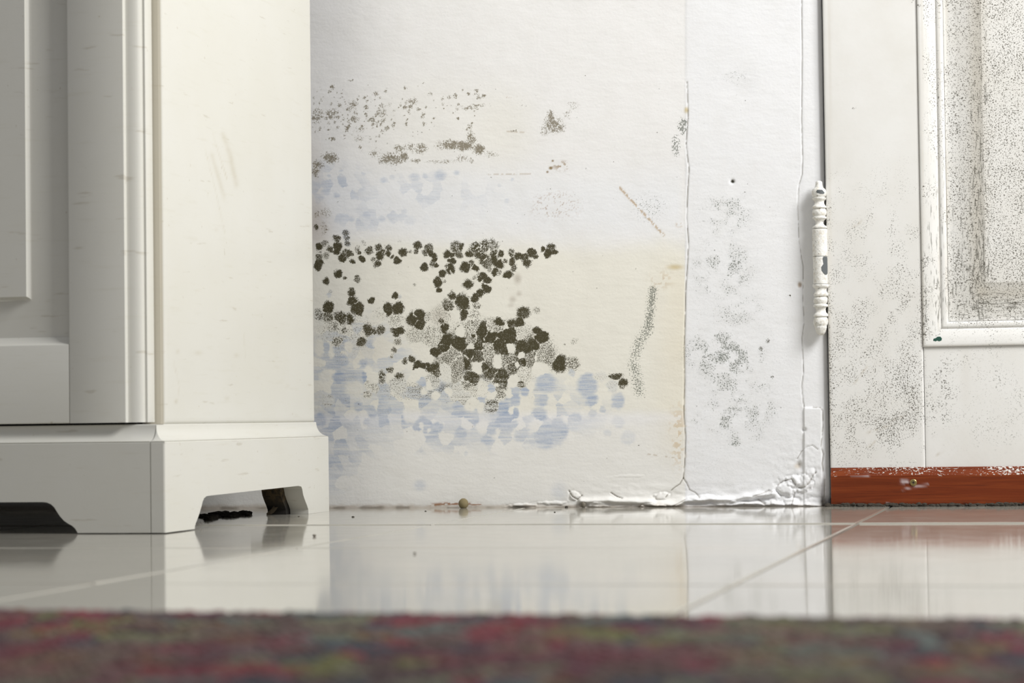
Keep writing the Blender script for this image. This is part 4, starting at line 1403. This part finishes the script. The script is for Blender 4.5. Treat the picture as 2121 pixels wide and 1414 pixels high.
def scuffs(P, strokes, blobs=()):
    sx, sy = sheet(P.reshape(-1, 3))
    m = np.zeros(sx.size)
    for pts, w, a in strokes:
        m = np.maximum(m, np.exp(-(poly_d(sx, sy, pts, 14) / w) ** 2) * a * (.35 + .9 * fbm(sx / 9, sy / 9, 260, 2)))
    for (cx, cy, rx, ry, a) in blobs:
        m = np.maximum(m, ell(sx, sy, cx, cy, rx, ry, .8) * a)
    return np.column_stack([np.clip(m, 0, 1)] * 3 + [np.ones(sx.size)])


P = slab('side', Y_c, YR, z_p - .0005, CH, .018, .0030, .0030, lambda P: np.stack([XS - P[..., 1], P[..., 0], P[..., 2]], -1))
me = grid_mesh('side_panel', P, True)
col_attr(me, 'scuff_tint', scuffs(P, [([(462, 280), (476, 320), (490, 385)], 5, .34), ([(438, 320), (450, 360), (464, 410)], 4, .30), ([(440, 275), (460, 340), (470, 372)], .9, .4),
                                 ([(425, 310), (445, 390), (466, 485)], .9, .3), ([(346, 722), (380, 734), (460, 730), (507, 742)], 1.0, .32), ([(359, 750), (372, 800), (369, 820)], 1.0, .3),
                                 ([(508, 745), (505, 690)], 1, .2)],
                             [(448, 478, 5, 5, .14), (431, 407, 2, 2, .5), (365, 832, 5, 2, .4), (470, 828, 8, 2.5, .3), (596, 800, 5, 5, .12)]))
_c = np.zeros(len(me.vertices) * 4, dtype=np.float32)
me.color_attributes['scuff_tint'].data.foreach_get('color', _c)
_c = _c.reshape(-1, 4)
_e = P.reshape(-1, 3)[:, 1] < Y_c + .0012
_c[_e, :3] = np.maximum(_c[_e, :3], .55)          # the front edge of the panel is tinted ochre
me.color_attributes['scuff_tint'].data.foreach_set('color', _c.ravel())
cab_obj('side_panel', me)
cab_obj('side_panel', finish(apron('b', [(Y_c, z_p - .0005), (YR, z_p - .0005), (YR, CH), (Y_c, CH)], .018, lambda u, d, z: (XL + .0125 + d, u, z), None, 0, 0), 'side_panel'))
cab_obj('bottom_board', finish(apron('b', [(XL + .031, z_p - .012), (XS - .0185, z_p - .012), (XS - .0185, z_p + .006), (XL + .031, z_p + .006)], YR - Y_c - .004, lambda u, d, z: (u, Y_c + .002 + d, z), None, 0, 0), 'bottom_board'), MAT_DARK)
cab_obj('back_board', finish(apron('b', [(XL + .031, .006), (XS - .0185, .006), (XS - .0185, CH), (XL + .031, CH)], .005, lambda u, d, z: (u, YR - .07 + d, z), None, 0, 0), 'back_board') if False else
        finish(apron('b', [(XL + .031, z_p), (XS - .0185, z_p), (XS - .0185, CH), (XL + .031, CH)], .005, lambda u, d, z: (u, YR - .007 + d, z), None, 0, 0), 'back_board'), MAT_DARK)
cab_obj('top_board', finish(apron('b', [(XL - .005, CH), (XB + .005, CH), (XB + .005, CH + .022), (XL - .005, CH + .022)], YR - YB + .012, lambda u, d, z: (u, YB - .012 + d, z), None, 0, 0), 'top_board'))

# doors: measured on the right one
XDR = at_y(318, 500, Y_c - .001)[0]               # right edge
YDF = at_x(303, 500, XDR)[1]                      # front of the edge side
z_d0 = at_y(250, 876.8, YDF)[2]
x_bead = at_y(258, 500, YDF - .011)[0]
YF = YDF - .0105                                  # face of the stile
x_bead = at_y(258, 500, YF)[0]
x_in = at_y(143.5, 800, YF)[0]
z_rl0 = at_y(100, 716, YF)[2]
z_rl1 = at_y(100, 700, YF + .006)[2]
x_pr = at_y(66, 500, YF + .004)[0]
x_pl = at_y(56, 500, YF)[0]
z_pb = at_y(40, 627, YF + .004)[2]
XMID = XL + CW / 2
DH = CH - .006


def cab_door(x_out, x_ctr, mirror, dense):
    m = -1 if mirror else 1
    d_ = empty('door', (0, 0, 0))
    d_.parent = cab
    X0 = (lambda x: x) if not mirror else (lambda x: XL + XB - x)

    def put(name, me):
        co = np.zeros(len(me.vertices) * 3, dtype=np.float32)
        me.vertices.foreach_get('co', co)
        co = co.reshape(-1, 3)
        co[:, 0] = X0(co[:, 0])
        co -= CO
        me.vertices.foreach_set('co', co.ravel().astype(np.float32))
        me.update()
        fix_normals(me)
        return link(name, me, d_, None, MAT_CAB)
    # outer stile with the moulded edge
    xb, xr = x_bead, XDR
    w = xr - xb
    pr = [(x_in, Y_c - .0015), (x_in, YF + .0008), (x_in + .0002, YF + .0002), (x_in + .0008, YF), (xb - .001, YF), (xb - .0003, YF + .0002), (xb, YF + .0009), (xb + .0002, YF + .0042)]
    for i in range(0, 11):
        a = math.pi / 2 * i / 10
        pr.append((xb + .0007 + (w - .0030) * math.sin(a) ** 1.0, YF + .0044 + .0058 * (1 - math.cos(a))))
    pr += [(xr - .0020, YDF + .0006), (xr - .0008, YDF + .0004), (xr - .0002, YDF + .0005), (xr, YDF + .001), (xr, Y_c - .0015)]
    me = extrude_profile('stile', pr, np.linspace(z_d0, DH, 60 if dense else 2), lambda a, b, t: (a, b, t))
    put('stile', shade(me, 28))
    x_c = XMID + .0015
    pr2 = [(x_c, Y_c - .0015), (x_c, YF + .001), (x_c + .001, YF), (x_c + .06, YF), (x_c + .0608, YF + .0008), (x_c + .0608, Y_c - .0015)]
    put('stile', shade(extrude_profile('stile', pr2, [z_d0, DH], lambda a, b, t: (a, b, t)), 28))
    xa_, xb_ = x_c + .061, x_in - .0003
    for (za, zb, flip) in ((z_d0, z_rl0, 1), (DH - .06, DH, -1)):
        if flip == 1:
            pr3 = [(za, Y_c - .0015), (za, YF + .0006), (za + .0006, YF), (zb - .0006, YF), (zb, YF + .0003), (zb + .0020, YF + .0032), (z_rl1, YF + .0062), (z_rl1, Y_c - .0015)]
        else:
            pr3 = [(za, Y_c - .0015), (za, YF + .006), (za + .004, YF + .0005), (za + .005, YF), (zb, YF), (zb, Y_c - .0015)]
        put('rail', shade(extrude_profile('rail', pr3, [xa_, xb_], lambda a, b, t: (t, b, a)), 28))
    # recessed panel with the raised centre field
    yp = YF + .0068
    bm = bmesh.new()
    xp1, xp0 = x_pr, xa_ + (x_in - x_pr)
    zp0, zp1 = z_pb, DH - .06 - (z_pb - z_rl0)
    bw = .0038
    rings = [(xa_ - .004, xb_ + .004, z_rl1 - .004, DH - .056, Y_c - .003), (xa_ - .004, xb_ + .004, z_rl1 - .004, DH - .056, yp), (xp0, xp1, zp0, zp1, yp)]
    for i in range(1, 6):
        a = math.pi / 2 * i / 5
        rings.append((xp0 + bw * math.sin(a), xp1 - bw * math.sin(a), zp0 + bw * math.sin(a), zp1 - bw * math.sin(a), yp - .0052 * (1 - math.cos(a)) ** .8))
    rv = [[bm.verts.new(p) for p in ((a, y, c_), (b, y, c_), (b, y, d), (a, y, d))] for (a, b, c_, d, y) in rings]
    for r0, r1 in zip(rv[:-1], rv[1:]):
        for i in range(4):
            bm.faces.new([r0[i], r0[(i + 1) % 4], r1[(i + 1) % 4], r1[i]])
    bm.faces.new(rv[-1])
    bm.faces.new(rv[0][::-1])
    put('panel', finish(bm, 'panel'))
    return d_


cab_door(XDR, XMID, False, True)
cab_door(XDR, XMID, True, False)

# ------------------------------------------------------------------ rug
ZR = .0085
e0, e1 = at_z(300, 1259, ZR), at_z(2121, 1275, ZR)
ang = math.atan2(e1[1] - e0[1], e1[0] - e0[0])
ye = e0[1]
rx0, rx1, ry1 = -1.05, 1.45, -2.75
rug = empty('rug', (0.2, ye, 0))
tag(rug, 'flat multicoloured woven rug in reds, olives and blue-greys, lying across the front of the floor', 'rug')
gxn, gyn = 200, 120
gx, gy = np.meshgrid(np.linspace(rx0, rx1, gxn), np.linspace(ry1, ye - .003, gyn))
hz = .0048 + .0006 * (fbm(gx * 40, gy * 40, 300, 2) - .5)
Pt = np.stack([gx, gy + (gx - e0[0]) * math.tan(ang), hz], -1)
bot = np.stack([gx, gy + (gx - e0[0]) * math.tan(ang), np.full_like(hz, .0004)], -1)


def wool_colour(x, y):
    """clustered colours of the woven pattern"""
    pal = np.array([rgb(112, 20, 42), rgb(124, 38, 42), rgb(48, 58, 68), rgb(108, 106, 80), rgb(112, 86, 44), rgb(98, 74, 68), rgb(62, 28, 42), rgb(88, 98, 92), rgb(104, 102, 50), rgb(78, 54, 46), rgb(96, 30, 46)])
    n = x.size
    s = 1 / .013
    g = np.random.default_rng(77)
    val = g.integers(0, 11, (256, 256))
    jx, jy = g.random((256, 256)), g.random((256, 256))
    wx, wy = x * s * 1.0 + .8 * fbm(x / .01, y / .02, 318, 2), y * s * .56 + .8 * fbm(x / .01, y / .02, 320, 2)
    ci, cj = np.floor(wx).astype(int), np.floor(wy).astype(int)
    best, v = np.full(n, 1e9), np.zeros(n, int)
    for di in (-1, 0, 1):
        for dj in (-1, 0, 1):
            a, b = (ci + di), (cj + dj)
            d = (wx - (a + jx[a % 256, b % 256])) ** 2 + (wy - (b + jy[a % 256, b % 256])) ** 2
            m = d < best
            best[m] = d[m]
            v[m] = val[a % 256, b % 256][m]
    c = pal[v]
    # broad motifs: red and blue-grey passages
    f = fbm(x / .040, y / .075, 310, 2)
    mr_ = sstep(.56, .64, f)[:, None] * .5
    mb = sstep(.58, .66, fbm(x / .05, y / .09, 314, 2))[:, None] * .45
    c = c * (1 - mr_) + rgb(104, 26, 40) * mr_
    c = c * (1 - mb) + rgb(98, 98, 76) * mb
    return c * (0.64 + .40 * g.random(n))[:, None]


def pts_local(P):
    return P - np.array([0.2, ye, 0])


me = grid_mesh('backing', pts_local(Pt))
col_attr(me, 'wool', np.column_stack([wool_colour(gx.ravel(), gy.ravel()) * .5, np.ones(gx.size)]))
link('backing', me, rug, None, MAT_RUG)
# border cord along the edge: rows of red-brown loops
tuft = np.array([(0, 0, 1.0)] + [(math.cos(a) * .9, math.sin(a) * .9, .55) for a in np.linspace(0, 2 * math.pi, 6)[:-1]] + [(math.cos(a), math.sin(a), -.8) for a in np.linspace(0, 2 * math.pi, 6)[:-1]])
tq = [[0, 1 + i, 1 + (i + 1) % 5] for i in range(5)]
tq2 = []
for i in range(5):
    tq2 += [[1 + i, 6 + i, 6 + (i + 1) % 5], [1 + i, 6 + (i + 1) % 5, 1 + (i + 1) % 5]]
tri = np.array([[a, b, c_] for a, b, c_ in tq] + tq2)
g = np.random.default_rng(5)
# near rows first: the pile where it shows
bx, by = np.meshgrid(np.arange(-.25, 1.02, .0056), np.arange(ye - .62, ye + .0005, .0036))
bx = bx.ravel() + np.tile([0, .0028], bx.size)[:bx.size] + g.normal(0, .0005, bx.size)
by = by.ravel() + g.normal(0, .0005, by.size)
nT = bx.size
edge = by > ye - .005
sc = np.column_stack([.0031 + .0010 * g.random(nT), .0021 + .0006 * g.random(nT), .0022 + .0003 * g.random(nT)])
zc = .0060 + .00025 * g.normal(0, 1, nT)
zc[edge] -= .0006
V = (tuft[None] * sc[:, None]) + np.column_stack([bx, by + (bx - e0[0]) * math.tan(ang), zc])[:, None]
ww = wool_colour(bx, by)
ww[edge] = rgb(100, 18, 42) * (.6 + .7 * g.random((edge.sum(), 1)))
Tt = (tri[None] + (np.arange(nT) * len(tuft))[:, None, None]).reshape(-1, 3)
me = raw_mesh('pile', pts_local(V.reshape(-1, 3)), Tt)
col_attr(me, 'wool', np.column_stack([np.repeat(ww, len(tuft), 0), np.ones(nT * len(tuft))]))
o = link('pile', me, rug, 'stuff', MAT_RUG)

# ------------------------------------------------------------------ small things on the floor
def bit(name, me, loc, label, cat, mat, group=None, rot=0.0):
    o = link(name, me, None, None, mat)
    o.location = loc
    o.rotation_euler.z = rot
    tag(o, label, cat, group)
    return o


pr_ = 11 * k
p = at_z(960, 1058, 0.0)
bit('pellet', lump('pellet', pr_, pr_, pr_ * 1.06, 2, 3, .05, 2.2), (at_y(960, 1047, -.008)[0], -.008, pr_ * 1.02), 'small round brown pellet lying on the tiles against the foot of the wall', 'pellet', MAT_PEA)
bit('pebble', lump('pebble', .0022, .0024, .0030, 5, 2, .35), (at_y(1209, 1046, -.004)[0], -.0058, .0030), 'dark lump lodged in the broken foot of the wall, right of the pellet', 'crumb', MAT_DUST)
bit('crumb', lump('crumb', .0016, .0012, .0010, 6, 2, .4), (at_y(1174, 1051, -.006)[0], -.0075, .0010), 'dark crumb on the floor just left of the dark lump', 'crumb', MAT_DIRT)

# dust and litter under the cabinet
gg = random.Random(9)
for i, (px, py, r, lab) in enumerate(((456, 1064, .0025, 'black lump of dust standing on the litter under the cabinet side'), (478, 1066, .0024, 'low black clump of dust right of the standing lump under the cabinet'),
                                      (430, 1072, .0027, 'black clump of dust just behind the front foot of the cabinet side'))):
    q = at_z(px, py + 6, 0.0)
    bit('dust_clump', lump('dust_clump', r * 1.3, r, r * .62, 20 + i, 3, .8, 2.6), (q[0], q[1], r * .5), lab, 'dust', MAT_DIRT, 'dust clumps under the cabinet')
# strewn litter: uncountable grains
bm = bmesh.new()
for i in range(230):
    t = gg.random()
    q = at_z(415 + 100 * t ** .8 + gg.gauss(0, 5), 1072 - 6 * t + gg.gauss(0, 2.2), 0)
    s = .0008 + .0022 * gg.random() ** 2
    mtx = Matrix.Translation((q[0], q[1], s * .5)) @ Matrix.Rotation(gg.random() * 3, 4, 'Z') @ Matrix.Diagonal((s * (1 + 2 * gg.random()), s, s * .7, 1))
    bmesh.ops.create_icosphere(bm, subdivisions=1, radius=1, matrix=mtx)
me = bpy.data.meshes.new('litter')
bm.to_mesh(me)
bm.free()
tag(link('litter', me, None, 'stuff', MAT_DIRT), 'scattered black dust and grit on the floor under the cabinet side', 'dust')


def ribbon(name, pts, widths, thick=.0004):
    bm = bmesh.new()
    L, R = [], []
    for i, (p, w) in enumerate(zip(pts, widths)):
        p = Vector(p)
        q = Vector(pts[min(i + 1, len(pts) - 1)]) - Vector(pts[max(i - 1, 0)])
        s = Vector((q.z, .3 * q.z, -q.x)).normalized() * w
        L.append(bm.verts.new(p + s))
        R.append(bm.verts.new(p - s))
    for i in range(len(pts) - 1):
        bm.faces.new([L[i], L[i + 1], R[i + 1], R[i]])
    r = bmesh.ops.extrude_face_region(bm, geom=list(bm.faces))
    for v in r['geom']:
        if isinstance(v, bmesh.types.BMVert):
            v.co.y += thick
    bmesh.ops.recalc_face_normals(bm, faces=bm.faces)
    me = bpy.data.meshes.new(name)
    bm.to_mesh(me)
    bm.free()
    return me


YL = at_z(560, 1067, 0)[1] - .004
q = lambda px, py: tuple(at_y(px, py, YL))
lf = empty('dry_leaf', q(555, 1066))
lf.location.z = 0.0
tag(lf, 'curled dark leaf scrap standing beside the rear foot under the cabinet', 'leaf')
off = Vector(lf.location)
for nm, pp, ww_ in (('blade', [(552, 1065), (558, 1062), (564, 1058), (570, 1053), (575, 1050)], [.0006, .0016, .0019, .0013, .0002]), ('blade', [(560, 1064), (564, 1058), (566, 1052), (568, 1047)], [.0008, .0014, .0010, .0002])):
    me = ribbon(nm, [Vector(q(a, b)) - off for a, b in pp], ww_)
    link(nm, me, lf, None, MAT_LEAF)

# fluff by the front foot
bm = bmesh.new()
c = at_z(410, 1090, 0)
for i in range(26):
    a, b = gg.random() * 6.28, gg.random() * 6.28
    p0 = Vector((c[0] + gg.gauss(0, .003), c[1] + gg.gauss(0, .003), .0006 + .003 * gg.random()))
    d = Vector((math.cos(a), math.sin(a), .5 * math.sin(b))) * (.002 + .003 * gg.random())
    s = Vector((0, 0, .00018))
    vs2 = [bm.verts.new(p0 + x) for x in (Vector(), d * .5 + Vector((0, 0, .0012)), d)]
    vt = [bm.verts.new(v.co + s) for v in vs2]
    for j in range(2):
        bm.faces.new([vs2[j], vs2[j + 1], vt[j + 1], vt[j]])
me = bpy.data.meshes.new('fluff')
bm.to_mesh(me)
bm.free()
tag(link('dust_fluff', me, None, 'stuff', MAT_DUST), 'wisp of pale fluff on the floor behind the front foot of the cabinet', 'fluff')

# black dirt packed under the door strip
bm = bmesh.new()
xa = x_door
for i in range(520):
    x = xa - .003 + (i / 520.0) ** 1.0 * .27 + gg.gauss(0, .0006)
    hgt = .0016 + .0022 * float(vnoise(np.array([x * 70]), np.array([.5]), 400)[0])
    s = .0007 + .0013 * gg.random()
    mtx = Matrix.Translation((x, YD - kt - .0004 + gg.gauss(0, .0009), hgt * gg.random())) @ Matrix.Rotation(gg.random() * 3, 4, 'X') @ Matrix.Diagonal((s * (1 + 1.4 * gg.random()), s * .8, s, 1))
    bmesh.ops.create_icosphere(bm, subdivisions=1, radius=1, matrix=mtx)
me = bpy.data.meshes.new('dirt')
bm.to_mesh(me)
bm.free()
tag(link('black_dirt', me, None, 'stuff', MAT_DIRT), 'black crumbly dirt packed along the floor under the red-brown door strip', 'dirt')

# single crumbs on the tiles
for i, (px, py, s, lab) in enumerate(((731, 1072, .0012, 'tiny dark crumb on the tiles right of the cabinet, nearest the cabinet'), (882, 1060, .0010, 'tiny dark crumb on the tiles left of the round pellet'),
                                      (1149, 1062, .0009, 'tiny dark crumb on the tiles between the pellet and the dark lump'), (651, 1111, .0014, 'tan crumb on the near tile in front of the cabinet rear foot'),
                                      (619, 1071, .0010, 'tiny dark crumb on the tiles in front of the rear foot'), (859, 1147, .0010, 'small crumb on the tile in front of the blue stains'))):
    c = at_z(px, py, 0)
    bit('crumb', lump('crumb', s * 1.2, s, s * .7, 50 + i, 1, .4), (c[0], c[1], s * .6), lab, 'crumb', MAT_DUST if i in (3, 5) else MAT_DIRT, 'crumbs on the tiles', i)
